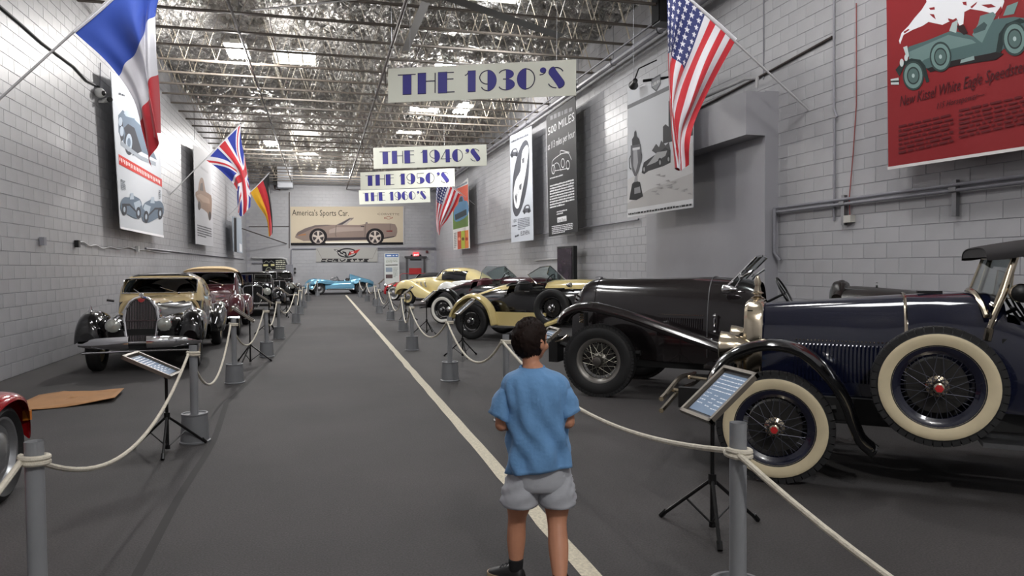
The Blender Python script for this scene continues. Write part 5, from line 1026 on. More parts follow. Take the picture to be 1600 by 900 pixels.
arch([(-2.55, 0, .5, 1.15, 1.2, 2.6), (-2.6, 0, .54, 1.12, 1.31, 2.6), (-3.2, 0, .54, 1.12, 1.27, 2.8), (-3.6, 0, .5, 1.1, 1.2, 2.8)], 16, 21).build('tonneau_cover', LEATHER, c); MB().tube([(-2.55, .5, 1.2), (-2.58, .3, 1.31), (-2.58, -.3, 1.31), (-2.55, -.5, 1.2)], .05, 10).build('tonneau_roll', LEATHER, c)
MB().tube([(-2.9, 0, 1.325), (-2.92, 0, 1.325)], .03, 8).tube([(-2.6, .35, 1.3), (-3.5, .3, 1.21)], .008, 5).tube([(-2.6, -.35, 1.3), (-3.5, -.3, 1.21)], .008, 5).build('tonneau_strap', STEEL, c)
MB().box((-1.8, 0, .42), (4.4, .8, .16)).build('chassis', UNDER, c, smooth=0)
for i in range(9):
    z = .78+.05*i; f = MB().tube([(.56-.03*abs(y)/.25, y, z) for y in np.linspace(-.25, .25, 9)], .011, 6).build('grille_slat', mat('dark_chrome', '#6e6a6a', .2, 1), c)
MB().lathe([(.0, .03), (.05, .02), (.055, 0)], (.3, 0, 1.39), n=14).build('filler_cap', STEEL, c)
for x in (.24, -1.2):
    MB().tube([(x, (kw2(x)+.003)*np.sign(cos(a))*abs(cos(a))**(2/3), .42+(zt2(x)+.003-.42)*max(0, sin(a))**(2/3)) for a in np.linspace(.02, pi-.02, 36)], .006, 5).build('hood_seam', STEEL if x < 0 else BRN, c)
louvers(c, -.62, -1.15, 22, .72, .94, lambda x, z: kw2(x)*(1-((z-.42)/(zt2(x)-.42))**3)**(1/3), BRN, both=True)
Rv = MB()
for i in range(22): Rv.ball((-.62-.53*i/21, kw2(-.62-.53*i/21)*.945, .975), .007, 6)
r_ = Rv.build('hinge_rivets', NICKEL, c); r_['kind'] = 'stuff'
fender(c, [(.5, .86), (.47, .93), (.4, .99), (.25, 1.05), (.05, 1.055), (-.35, .97), (-.8, .83), (-1.3, .68), (-1.7, .55), (-2.0, .47)], .71, .26, BRN, (0, .4), .06, .04)
fender(c, [(-2.2, .45), (-2.6, .75), (-3.0, .98), (-3.4, 1.02), (-3.8, .85), (-4.0, .5)], .71, .26, BRN, (-3.4, .43), .06, .04)
MB().box((-1.9, .66, .44), (1.3, .3, .04)).box((-1.9, -.66, .44), (1.3, .3, .04)).build('running_board', BRN, c, smooth=0)
GR = mat('dull_grey_rim', '#8c8984', .4, .75)
for x in (0, -3.4):
    for q in (1, -1): wheel(c, x, q*.74, .43, .43, .15, .262, 'inv', None, GR, spoke=mat('grey_spoke', '#a29f92', .35, .8), single=(q > 0 and x == 0), tread=64, hubmat=mat('dull_hub', '#77746f', .35, .9), hubr=.065, steer=5 if x == 0 else 0)
for x in (0, -3.4): MB().tube([(x, -.72, .43), (x, .72, .43)], .045, 8).build('axle', UNDER, c)
for q in (1, -1): MB().tube([(.7, q*.4, .58), (.3, q*.42, .45), (-.4, q*.42, .5)], .035, 6).build('leaf_spring', UNDER, c); MB().tube([(.3, q*.44, .98), (.3, q*.44, .62)], .03, 8).build('damper', UNDER, c)
for i in range(5): MB().lathe([(.02, 0), (.032, .01), (.02, .02)], (.28, .62, .86+.028*i), n=10).build('spring_coil', NICKEL, c)
MB().tube([(.78, .42, .5), (.7, .5, .6), (.55, .6, .64), (.45, .66, .7)], .014, 6).build('brake_rod', NICKEL, c); MB().box((.72, .42, .5), (.12, .2, .32)).build('dumb_iron', BLACK, c, smooth=0)
lamp(c, .78, .42, .66, .09, .1, CHROME); lamp(c, .78, -.42, .66, .09, .1, CHROME)
glasspane(c, [(-1.42, .34, 1.33), (-1.72, .34, 1.64), (-1.72, .02, 1.66), (-1.42, .02, 1.36)], 'aero_screen', .014, CHROME); glasspane(c, [(-1.42, -.04, 1.36), (-1.72, -.04, 1.66), (-1.72, -.36, 1.64), (-1.42, -.36, 1.33)], 'aero_screen', .014, CHROME)
for q in (1, -1): MB().tube([(-1.5, q*.36, 1.3), (-1.58, q*.38, 1.42), (-1.7, q*.36, 1.5)], .015, 8).ball((-1.56, q*.4, 1.42), .03, 8).build('screen_bracket', CHROME, c)
lamp(c, -1.4, .46, 1.28, .055, .14, CHROME, name='side_lamp'); steering(c, -1.95, -.22, 1.22)
MB().tube([(-1.3, .49, .78), (-1.3, .52, .92), (-1.3, .5, 1.0)], .012, 8).ball((-1.3, .52, .98), .022, 8).ball((-1.3, .51, .8), .02, 8).build('lever', CHROME, c)
# ------------------------------------------------------------------ boat-tail speedsters
def boattail(label, contact, az, deck, sidec, fend, ww, interior, spare=True, apron=None, rimc=None, key='aub'):
    c = car('classic_car', label, contact, az, -.72); X0 = 3.05      # contact is the right rear wheel: shift so that x=0 is the front axle
    d = vec((sin(R(az)), cos(R(az)), 0)); c.location = Vector(vec(c.location)+d*X0); S_ = lambda x: x-X0
    kx = [-.75, -.5, -.1, .4, .9, 1.4, 1.9, 2.35, 2.9, 3.25, 3.3]; kwv = [.04, .12, .26, .43, .54, .57, .55, .48, .36, .29, .28]; kzt = [.78, .86, .99, 1.14, 1.22, 1.255, 1.27, 1.275, 1.235, 1.2, 1.17]; kzb = [.6, .55, .5, .46, .44, .43, .43, .45, .5, .55, .58]
    edge = lambda x: float(np.interp(x, [-.8, -.2, .3, .9, 1.6, 2.4, 3.3], [.75, .9, 1.03, 1.09, 1.1, 1.09, 1.05]))
    ck = lambda x, y, z: 0.7 < x+X0 < 1.62 and abs(y) < .43 and z > .9
    arch([(S_(x), 0, w_, zb, zt, 2.7) for x, w_, zt, zb in zip(kx, kwv, kzt, kzb)], 90, 61, mi=lambda x, y, z: 0 if z > edge(x+X0) else 1, skip=ck).build('body', [deck, sidec], c)
    MB().box((S_(1.16), 0, .7), (1.0, .9, .5)).build('cockpit_floor', interior, c, smooth=0); seat(c, S_(1.1), 0, .88, .82, .36, interior); steering(c, S_(1.42), .2, 1.2)
    MB().tube([(S_(x), q*w_, z) for x, w_, z, q in [(.7, .2, 1.19, -1), (.7, .41, 1.14, -1), (1.15, .46, 1.19, -1), (1.62, .44, 1.21, -1), (1.62, .1, 1.265, -1), (1.62, .1, 1.265, 1), (1.62, .44, 1.21, 1), (1.15, .46, 1.19, 1), (.7, .41, 1.14, 1), (.7, .2, 1.19, 1)]], .018, 6, closed=True).build('cockpit_rim', interior, c)
    fender(c, [(S_(-.5), .42), (S_(-.46), .56), (S_(-.3), .78), (S_(-.02), .93), (S_(.25), .88), (S_(.45), .7), (S_(.54), .48), (S_(.58), .32)], .7, .28, fend, (S_(0), .4), .05, .045)
    fender(c, [(S_(1.75), .36), (S_(2.1), .5), (S_(2.5), .78), (S_(2.9), .93), (S_(3.15), .94), (S_(3.45), .8), (S_(3.6), .58)], .7, .28, fend, (S_(3.05), .4), .05, .045)
    for q in (1, -1):
        a_ = MB(); a_.box((S_(1.15), q*.66, .45), (1.15, .06, .3)); a_.build('apron', apron or fend, c, smooth=0); MB().box((S_(1.2), q*.7, .3), (1.35, .3, .035)).build('running_board', STEEL, c, smooth=0)
        for x in (0, 3.05): wheel(c, S_(x), q*.72, .39, .39, .14, .25, key, ww, rimc, hubmat=CHROME, spoke=mat('black_spoke', '#2a2a2c', .4, .6))
        if spare: wheel(c, S_(1.85), q*.66, .7, .39, .14, .25, key, ww, rimc, hubmat=CHROME, spoke=MATS.get('black_spoke'), name='spare_wheel')
        for k in range(3): louvers(c, S_(2.45+.2*k), S_(2.57+.2*k), 4, .72, .95, lambda x: float(np.interp(x+X0, kx, kwv))*.985, deck, name='louver', both=False) if q > 0 else None
        glasspane(c, [(S_(1.88), 0, 1.265), (S_(1.53), 0, 1.56), (S_(1.4), q*.24, 1.53), (S_(1.24), q*.5, 1.38), (S_(1.45), q*.52, 1.19)], 'windshield_half', .012)
        lamp(c, S_(3.2), q*.36, .88, .12, .2, CHROME); lamp(c, S_(2.2), q*.5, 1.17, .05, .1, CHROME, name='side_lamp')
    for k in range(3):
        me = MB().box((0, 0, 0), (.016, .012, .24)).mesh('louver', deck, 0)
        for i in range(4):
            x = 2.45+.2*k+.035*i; o = obj('louver', me, c, (S_(x), -float(np.interp(x, kx, kwv))*.99-.004, .84)); o.rotation_euler = (0, R(-14), 0)
    MB().box((S_(1.5), 0, .42), (4.2, .8, .15)).build('chassis', UNDER, c, smooth=0); MB().tube([(S_(0), -.7, .39), (S_(0), .7, .39)], .05, 8).tube([(S_(3.05), -.7, .39), (S_(3.05), .7, .39)], .045, 8).build('axles', UNDER, c)
    G = [[(S_(3.3+dx), .29*k*np.sign(cos(a))*abs(cos(a))**.6, .86+.34*k*np.sign(sin(a))*abs(sin(a))**.75) for a in np.linspace(0, 2*pi, 32, endpoint=False)] for dx, k in ((0, 1), (.08, 1.02), (.12, .9))]
    MB().grid(G, cv=True, caps=True).build('radiator_shell', CHROME, c)
    MB().tube([(S_(-.85), y, .42) for y in np.linspace(-.6, .6, 8)], .03, 8).tube([(S_(-.85), .3, .42), (S_(-.4), .35, .45)], .02, 6).tube([(S_(-.85), -.3, .42), (S_(-.4), -.35, .45)], .02, 6).build('rear_bumper', CHROME, c)
    lamp(c, S_(-.72), -.5, .62, .05, .08, CHROME, mat('tail_red', '#8c1c1c', .2), 'tail_lamp', pi)
    MB().lathe([(0, .01), (.035, .008), (.035, 0)], (S_(2.55), -.44, 1.12), (0, -1, .3), 14).build('medallion', mat('bronze', '#7a6a50', .4, .6), c); MB().tube([(S_(1.3), -.56, 1.03), (S_(1.2), -.575, 1.03)], .014, 8).build('door_handle', CHROME, c)
    return c
YEL = paint('pale_yellow_paint', '#d9c588', .18)
BLR = paint('black_rim', '#0e0e10', .25)
boattail('pale yellow and black boat-tail speedster with black tyres', tuple(at(737, 530, 2, 0)), 132, YEL, BLK, YEL, None, mat('cockpit_black', '#0d0d0f', .5), rimc=BLR, key='aub1')
boattail('black and maroon boat-tail speedster with whitewall tyres', tuple(at(693, 506, 2, 0)), 132, paint('maroon_paint', '#3d1721'), BLK, BLK, WHITEW2, mat('maroon_leather', '#5a1e2a', .5), spare=False, apron=BLK, rimc=BLR, key='aub2')
WHT = paint('white_paint', '#d6d6d2', .2)
c = car('classic_car', 'white open car mostly hidden behind the maroon speedster', (3.9, 22.2), -38, .7)
arch([(.45, 0, .26, .5, .95, 3.2), (.3, 0, .32, .45, 1.08, 3), (-.6, 0, .42, .42, 1.14, 2.8), (-1.2, 0, .6, .4, 1.16, 3), (-2.2, 0, .62, .4, 1.08, 3), (-2.9, 0, .5, .42, .9, 2.6), (-3.15, 0, .3, .45, .7, 2.4)], 40, 31, skip=lambda x, y, z: -2.2 < x < -1.3 and abs(y) < .48 and z > .9).build('body', WHT, c)
MB().box((-1.75, 0, .7), (.9, 1.0, .5)).build('cockpit_floor', UNDER, c, smooth=0); seat(c, -1.8, 0, .88, .95, .4, mat('pale_leather', '#cfccc4', .5))
glasspane(c, [(-1.2, .6, 1.15), (-1.32, .62, 1.42), (-1.4, .5, 1.56), (-1.4, -.5, 1.56), (-1.32, -.62, 1.42), (-1.2, -.6, 1.15)], fm=CHROME)
for q in (1, -1):
    arch([(.5, q*.7, .06, .5, .7, 2.2), (.35, q*.7, .17, .6, .98, 2.2), (.05, q*.7, .19, .7, 1.08, 2.2), (-.35, q*.7, .17, .55, .95, 2.2), (-.8, q*.68, .1, .4, .6, 2.2)], 20, 15).build('fender', WHT, c); arch([(-2.1, q*.66, .06, .4, .6, 2.2), (-2.4, q*.68, .17, .6, .92, 2.2), (-2.7, q*.68, .18, .62, .95, 2.2), (-3.1, q*.62, .1, .45, .7, 2.2)], 18, 15).build('rear_fender', WHT, c)
    for x in (0, -2.6): wheel(c, x, q*.68, .37, .37, .15, .24, 'wht', WHITEW2, BLR, hub='disc', hubmat=CHROME)
    lamp(c, .45, q*.4, .88, .1, .18, CHROME)
MB().box((-1.3, 0, .42), (3.0, .9, .12)).build('chassis', UNDER, c, smooth=0)
# ------------------------------------------------------------------ closed pre-war cars, left row (facing the viewer)
def pontoon(root, keys, mt, nx=30, na=19, name='fender', q=(1, -1)):
    for s in q: arch([(x, s*yc, w_, zb, zt, e) for x, yc, w_, zb, zt, e in keys], nx, na).build(name, mt, root, smooth=60)
def prewar(label, center, az, P):
    c = car('classic_car', label, center, az, 0); up, lo, rf, fe = P['upper'], P['lower'], P['roof'], P['fender']; W = P.get('w', .68); H = P.get('h', 1.46); bl = P.get('belt', 1.0); L = P.get('len', 4.0)
    hz, hw = P.get('hoodz', 1.12), P.get('hoodw', .25); wsx = P.get('wsx', -1.25)
    two = lambda x, y, z: 0 if z > bl+.03*(x-wsx)/1.5*(1 if x > wsx else 0)-(0 if x > wsx-.12 else .25*min(1, (wsx-.12-x)/1.2)*P.get('sweep', 0)) else 1
    arch([(.22, 0, hw, .45, hz-.02, 2.4), (-.1, 0, hw+.06, .42, hz, 2.4), (-.7, 0, (hw+W)*.52, .38, hz+.015, 2.7), (wsx, 0, W*.97, .36, hz+.02, 3.4), (wsx-.1, 0, W, .36, hz+.02, 3.4)], 44, 45, mi=two).build('hood', [up, lo], c)
    arch([(wsx+.02, 0, W*.95, .36, hz-.05, 7), (wsx-.06, 0, W*.97, .36, hz+.1, 7), (wsx-.22, 0, W, .36, H-.05, 6), (wsx-.4, 0, W, .36, H, 5), (wsx-1.0, 0, W*1.02, .36, H+.01, 4.2), (wsx-1.6, 0, W, .36, H-.06, 2.9), (wsx-2.1, 0, W*.92, .36, H-.28, 2.6), (wsx-2.6, 0, W*.75, .36, .9, 2.4), (-L-.2, 0, W*.4, .36, .5, 2.2)], 60, 61, mi=lambda x, y, z: 2 if z > H-.055 and x < wsx-.15 and abs(y) < W*.9 else two(x, y, z), skip=lambda x, y, z: (x > wsx-.24 and hz+.05 < z < H-.1 and abs(y) < W*.85) or (wsx-1.06 < x < wsx-.44 and bl+.09 < z < H-.12 and abs(y) > W*.5)).build('cabin', [up, lo, rf], c)
    arch([(wsx-.28, 0, W*.9, .4, H-.06, 3.4), (wsx-1.4, 0, W*.93, .4, H-.04, 3.2), (wsx-1.6, 0, W*.9, .4, H-.12, 3.2)], 12, 25, caps=False, skip=lambda x, y, z: wsx-1.06 < x < wsx-.44 and bl+.09 < z < H-.12).build('cabin_lining', mat('dark_lining', '#1a1716', .8), c)
    seat(c, wsx-.95, .3, .85, .5, .42); seat(c, wsx-.95, -.3, .85, .5, .42); steering(c, wsx-.55, -.3, 1.08, r=.18)
    # windscreen
    gw = W*.86; z0, z1 = hz+.045, H-.09
    xs_ = lambda z: float(np.interp(z, [hz-.05, hz+.1, H-.05], [wsx+.02, wsx-.06, wsx-.22]))+.022
    pts = [(-gw, z0), (-gw*.5, z0+.0), (gw*.5, z0), (gw, z0), (gw, z1-.03), (gw*.92, z1), (-gw*.92, z1), (-gw, z1-.03)]
    halves = [pts] if not P.get('split') else [[(-gw, z0), (-.03, z0), (-.03, z1), (-gw*.9, z1), (-gw, z1-.04)], [(.03, z0), (gw, z0), (gw, z1-.04), (gw*.9, z1), (.03, z1)]]
    for h_ in halves: glasspane(c, [(xs_(z), y, z) for y, z in h_], 'windscreen', .012, CHROME, DGLASS2)
    MB().box((wsx-.02, .3, z0-.01), (.05, .03, .03)).tube([(wsx+.03, .3, z0), (wsx-.02, .0, z0+.1)], .006, 5).tube([(wsx+.03, -.3, z0), (wsx-.02, -.6*W, z0+.07)], .006, 5).build('wiper', CHROME, c)
    for q in (1, -1):
        y_ = lambda x, z: q*(W*(1-((z-.36)/(H-.36))**4.6)**(1/4.6)+.008)
        o_ = [(wsx-.45, bl+.08), (wsx-.42, H-.2), (wsx-.62, H-.11), (wsx-.95, H-.1), (wsx-1.05, H-.17), (wsx-1.08, bl+.08)]
        pp = [tuple(p) for p in spline(o_, 24, True)]; glasspane(c, [(x, y_(x, z), z) for x, z in pp], 'side_window', .01, P.get('winframe', CHROME), DGLASS2)
        MB().tube([(wsx-1.05, q*(W+.015), bl-.02), (wsx-1.2, q*(W+.02), bl-.02)], .012, 6).build('door_handle', CHROME, c)
    fz = P.get('fz', .94); fy = P.get('fy', .7); fw_ = P.get('fw', .2)
    pontoon(c, [(.5, fy, fw_*.5, .5, .62, 2.2), (.46, fy, fw_*.85, .46, .78, 2.2), (.32, fy, fw_, .52, fz-.04, 2.2), (.08, fy, fw_, .66, fz, 2.2), (-.25, fy, fw_, .64, fz-.04, 2.2), (-.5, fy, fw_*.95, .42, fz-.16, 2.2), (-.9, fy-.02, fw_*.85, .32, fz-.36, 2.2), (-1.4, fy-.06, fw_*.6, .3, .42, 2.2)], fe)
    rx = -L+.6
    pontoon(c, [(rx+.75, fy-.02, fw_*.5, .34, .5, 2.2), (rx+.5, fy, fw_*.9, .34, .72, 2.2), (rx+.1, fy, fw_, P.get('spat', .6), .86, 2.2), (rx-.3, fy, fw_*.9, .4, .76, 2.2), (rx-.7, fy-.05, fw_*.5, .35, .5, 2.2)], P.get('rfender', fe), name='rear_fender')
    MB().box((-1.9, 0, .36), (3.2, 1.2, .12)).box((.1, 0, .5), (.5, .9, .3)).build('chassis', UNDER, c, smooth=0)
    for q in (1, -1):
        pontoon(c, [(.3, .42, .1, .5, .66, 2.2), (.1, .42, .2, .48, .8, 2.2), (-.5, .44, .22, .45, .85, 2.2), (-1.0, .5, .15, .4, .7, 2.2)], fe, 12, 13, 'fender_apron', (q,))
        for x in (0, rx): wheel(c, x, q*(fy-.02), .345, .345, .2, .215, P['key'], P.get('ww'), P.get('rim', STEEL), hub='disc', hubmat=CHROME)
        lamp(c, P.get('lx', .42), q*P.get('ly', .39), P.get('lz', .72), P.get('lr', .115), .22, P.get('lampm', CHROME), mat('lamp_lens', '#a8a99a', .2, .75, coat=1))
        MB().lathe([(.001, .08), (.012, .06), (.02, .03), (.035, .0), (.04, -.02)], (.22, q*fy, fz+.0), n=12).build('fender_lamp', CHROME, c)
    return c
DGLASS2 = glass_mat('car_window_glass', '#9aa3a6', .05)
CRM = paint('cream_paint', '#d3bd8e', .18)
c = prewar('cream and black coupe with arched radiator grille, nearest on the left', (-2.67, 12.1), 178, dict(upper=CRM, lower=BLK, roof=BLK, fender=BLK, w=.68, h=1.48, hoodz=1.1, belt=1.0, sweep=1, key='bug', ly=.345, lr=.105, rim=mat('tan_rim', '#b5a585', .4), lx=.5, winframe=CRM))
# arched radiator with separate bars
ho = lambda z, k=1.: k*float(np.interp(z, [.44, .6, .8, .95, 1.05, 1.1, 1.13], [.185, .215, .235, .215, .155, .095, .0]))
pr = [(.36-.12*(z-.44), ho(z), z) for z in np.linspace(.44, 1.13, 26)]; pr = pr+[(x, -y, z) for x, y, z in reversed(pr)]
MB().tube(pr, .026, 8, closed=True).build('grille_surround', CHROME, c); MB().prism([(x-.06, y, z) for x, y, z in pr], (.02, 0, 0)).build('radiator_core', UNDER, c, smooth=0)
bm_ = mat('grille_bar_metal', '#7d7678', .25, .9)
for i in range(-10, 11):
    y = i*.0215; zz = [z for z in np.linspace(.46, 1.12, 60) if ho(z) > abs(y)+.004]
    if zz: MB().tube([(.36-.12*(zz[0]-.44), y, zz[0]), (.36-.12*(zz[-1]-.44), y, zz[-1])], .0048, 5).build('grille_bar', bm_, c)
MB().box((.35, 0, .78), (.02, .42, .012)).build('grille_crossbar', bm_, c, smooth=0)
MB().lathe([(.001, .012), (.05, .008), (.05, 0)], (.29, 0, 1.1), (1, 0, .2), 16).build('radiator_badge', mat('red_enamel', '#a02c2c', .3), c); MB().ball((.27, 0, 1.165), (.05, .04, .03), 10).build('radiator_cap', CHROME, c)
for q in (1, -1):
    G = []
    for f in np.linspace(0, 1, 16):
        y = q*(.12+.72*f); x = .62-.25*f*f; hh = .09*(1-.5*f**3); G.append([(x+.04*cos(a), y, .475-.02*f+hh*sin(a)) for a in np.linspace(0, 2*pi, 14, endpoint=False)])
    MB().grid(G, cv=True, caps=True).build('bumper_blade', CHROME, c)
MB().tube([(.55, -.75, .33), (.58, 0, .34), (.55, .75, .33)], .016, 8).tube([(.6, .2, .46), (.3, .3, .44)], .02, 6).tube([(.6, -.2, .46), (.3, -.3, .44)], .02, 6).build('bumper_bar', CHROME, c)
MB().tube([(-1.2, -.7, 1.02), (-1.15, -.8, 1.04)], .02, 8).build('signal_lamp', CHROME, c)
BUR = paint('burgundy_paint', '#4a2228', .15); TAN = mat('tan_canvas', '#c9b18a', .8, bump=(200, .2, .002))
c = prewar('burgundy car with tan roof behind the cream and black coupe', (-2.62, 17.3), 178, dict(upper=BUR, lower=BUR, roof=TAN, fender=BUR, w=.66, h=1.55, hoodz=1.12, belt=1.05, key='del', ww=None, rim=mat('ivory_rim', '#cfc3a0', .4), rfender=BUR, fz=.98, spat=.6))
arch([(-1.42, 0, .6, 1.46, 1.5, 3), (-1.5, 0, .66, 1.3, 1.59, 3.2), (-2.6, 0, .68, 1.12, 1.6, 3.2), (-3.2, 0, .62, 1.1, 1.4, 3), (-3.4, 0, .5, 1.1, 1.2, 3)], 20, 21, skip=lambda x, y, z: z < 1.48 and x > -2.4).build('canvas_top', TAN, c)
MB().tube([(.5, -.8, .45), (.56, 0, .47), (.5, .8, .45)], .04, 8).build('bumper', CHROME, c); MB().prism([(.32, -.2, .5), (.32, .2, .5), (.25, .22, .9), (.22, 0, 1.08), (.25, -.22, .9)], (.05, 0, 0)).build('grille', CHROME, c, smooth=0)
MB().tube([(.0, .9, .7), (-.3, .92, .75), (-.8, .92, .5), (-1.2, .9, .4)], .02, 6).build('side_trim', CHROME, c)
def shield_grille(c, z0, z1, w0, x0):
    o_ = [(0, z0), (w0*.55, z0+.04), (w0*.9, (z0+z1)/2-.08), (w0, z1-.12), (w0*.8, z1-.02), (0, z1), (-w0*.8, z1-.02), (-w0, z1-.12), (-w0*.9, (z0+z1)/2-.08), (-w0*.55, z0+.04)]
    P = [(x0+.16*(1-abs(y)/w0)-.1*(z-z0), y, z) for y, z in spline(o_, 44, True)]; MB().tube(P, .016, 8, closed=True).build('grille_surround', CHROME, c)
    MB().tube([(x0+.17-.1*(z-z0), 0, z) for z in np.linspace(z0, z1+.02, 8)], .02, 8).build('grille_spine', CHROME, c)
    for s in (1, -1):
        for i in range(1, 9):
            y = s*w0*i/9.5; zz = [z for z in np.linspace(z0+.02, z1-.02, 40) if abs(y) < w0*float(np.interp((z-z0)/(z1-z0), [0, .1, .4, .8, .95, 1], [0, .55, .9, 1, .8, .2]))]
            if len(zz) > 2: MB().tube([(x0+.16*(1-abs(y)/w0)-.1*(z-z0)-.01, y, z) for z in (zz[0], zz[-1])], .007, 5).build('grille_bar', mat('black_bar', '#101012', .2), c)
    MB().prism([(p[0]-.05, p[1], p[2]) for p in P], (.02, 0, 0)).build('radiator_core', UNDER, c, smooth=0)
BK2 = paint('gloss_black', '#0c0c0f')
c = prewar('black saloon with tall split grille, third in the left row', (-2.17, 24.3), 176, dict(upper=BK2, lower=BK2, roof=BK2, fender=BK2, w=.66, h=1.43, hoodz=1.0, belt=.96, hoodw=.28, split=1, key='dl3', lz=.8, ly=.44, lr=.125, lx=.3, lampm=BK2, fy=.76, fw=.24, fz=.92))
shield_grille(c, .3, .99, .29, .34); MB().tube([(.62, -.85, .42), (.68, 0, .44), (.62, .85, .42)], .035, 8).build('bumper', CHROME, c)
for q in (1, -1): MB().tube([(.62, q*.5, .3), (.66, q*.45, .55)], .04, 8).build('bumper_horn', CHROME, c)
c = prewar('black saloon farthest in the left row, near the black panel', (-1.75, 31.2), 174, dict(upper=BK2, lower=BK2, roof=BK2, fender=BK2, w=.68, h=1.46, hoodz=1.04, hoodw=.28, split=1, key='dl3', lz=.82, ly=.5, lr=.13, lx=.4, fy=.74, fz=.92))
shield_grille(c, .4, 1.02, .26, .32); MB().tube([(.6, -.85, .42), (.66, 0, .44), (.6, .85, .42)], .04, 8).build('bumper', CHROME, c)
# ------------------------------------------------------------------ red car at the left edge (only its tail corner shows)
RED2 = paint('red_car_paint', '#a3141c')
c = car('classic_car', 'red car cut off by the left edge, silver wheel showing', (-2.1, 5.42), 180, 0); c.location = (-2.95, 5.42, 0)
arch([(-.55, 0, .55, .3, .5, 2.6), (-.5, 0, .72, .26, .64, 2.6), (-.2, 0, .78, .24, .72, 2.8), (.4, 0, .8, .24, .76, 2.8), (1.6, 0, .8, .24, .82, 3), (2.6, 0, .8, .24, .8, 3)], 30, 31, skip=lambda x, y, z: abs(x) < .4 and z < .62 and abs(y) > .55).build('body', RED2, c)
arch([(-.47, .76, .05, .36, .5, 2.2), (-.42, .76, .12, .34, .6, 2.2), (-.25, .76, .17, .6, .7, 2.4), (0, .76, .18, .68, .745, 2.4), (.3, .76, .17, .6, .73, 2.4), (.5, .76, .12, .3, .68, 2.4)], 30, 19).build('fender', RED2, c)
MB().box((-.0, .62, .4), (.9, .1, .5)).build('wheel_well', UNDER, c, smooth=0); MB().box((-.43, .86, .5), (.03, .05, .07)).build('side_marker', mat('amber_lens', '#c9782a', .2), c)
SIL = mat('silver_rim', '#b9bbbd', .3, .9)
w_ = wheel(c, 0, .79, .33, .33, .2, .235, 'red', None, SIL, hub='disc', hubmat=SIL)
for y in (-.79,): wheel(c, 0, y, .33, .33, .2, .235, 'red', None, SIL, hub='disc', hubmat=SIL)
arch([(.9, 0, .6, .75, .82, 3), (1.2, 0, .58, .75, 1.1, 3), (2.0, 0, .58, .75, 1.15, 3), (2.6, 0, .6, .75, .9, 3)], 14, 17).build('cabin', DGLASS, c)
for q in (1, -1): wheel(c, 2.4, q*.79, .33, .33, .2, .235, 'red', None, SIL, hub='disc', hubmat=SIL)
# ------------------------------------------------------------------ cream fastback with coffin hood
CRD = paint('cord_cream', '#dccb92', .2)
c = car('classic_car', 'cream closed car with rounded fenders and chrome exhaust pipes', (3.36, 28.6), -45, .72)
arch([(.55, 0, .22, .5, .92, 4), (.3, 0, .3, .42, 1.06, 4), (-.6, 0, .42, .4, 1.14, 4), (-1.2, 0, .6, .38, 1.16, 4), (-1.9, 0, .7, .36, 1.12, 3.6), (-3.0, 0, .68, .36, 1.05, 3), (-3.8, 0, .5, .36, .8, 2.6), (-4.3, 0, .25, .4, .6, 2.4)], 50, 33).build('body', CRD, c)
arch([(-1.2, 0, .5, 1.05, 1.12, 2.8), (-1.55, 0, .58, 1.05, 1.46, 2.8), (-2.0, 0, .62, 1.05, 1.52, 2.8), (-2.6, 0, .6, 1.02, 1.47, 2.6), (-3.2, 0, .5, 1.0, 1.2, 2.4), (-3.5, 0, .4, .95, 1.0, 2.4)], 34, 41, mi=lambda x, y, z: 1 if (x > -1.52 and z > 1.16 and abs(y) < .5) or (z < 1.38 and -1.6 > x > -2.75 and abs(y) > .35) else 0).build('cabin', [CRD, mat('car_window_dark', '#17191c', .05, coat=1)], c)
for q in (1, -1):
    MB().tube([(-1.25, q*.5, 1.14), (-1.56, q*.5, 1.42), (-1.7, q*.52, 1.46)], .02, 6).tube([(-2.15, q*.6, 1.08), (-2.1, q*.52, 1.44)], .02, 6).build('window_pillar', CHROME, c)
    for k in range(3): MB().tube([(-.25-.2*k, q*.38, .92), (-.28-.2*k, q*.5, .93), (-.34-.2*k, q*.56, .84), (-.4-.2*k, q*.56, .74)], .03, 8).build('exhaust_pipe', CHROME, c)
    for x in (0, -3.1): wheel(c, x, q*.72, .36, .36, .16, .235, 'cord', WHITEW2 if False else None, CRD, hub='disc', hubmat=CHROME)
    MB().tube([(-.95, q*.66, .5), (-1.1, q*.7, .48)], .04, 8).build('tail_pipe', CHROME, c)
pontoon(c, [(.62, .72, .06, .45, .6, 2.2), (.55, .72, .16, .44, .82, 2.2), (.35, .72, .22, .62, .98, 2.2), (.05, .72, .23, .7, 1.04, 2.2), (-.3, .72, .22, .62, .97, 2.2), (-.55, .72, .21, .36, .84, 2.2), (-1.0, .7, .17, .32, .6, 2.2), (-1.4, .68, .08, .32, .42, 2.2)], CRD)
pontoon(c, [(-2.4, .68, .08, .32, .5, 2.2), (-2.7, .7, .18, .34, .8, 2.2), (-3.1, .7, .2, .5, .92, 2.2), (-3.6, .68, .15, .36, .75, 2.2), (-3.9, .62, .06, .36, .5, 2.2)], CRD, name='rear_fender')
MB().tube([(.75, -.6, .46), (.8, 0, .46), (.75, .6, .46)], .03, 8).build('bumper', CHROME, c); steering(c, -1.75, -.25, 1.1, r=.17)
for i in range(7): MB().tube([(.56-.02*i, -.24-.01*i, .56+.06*i), (.6-.02*i, 0, .56+.06*i), (.56-.02*i, .24+.01*i, .56+.06*i)], .008, 5).build('grille_bar', CHROME, c)
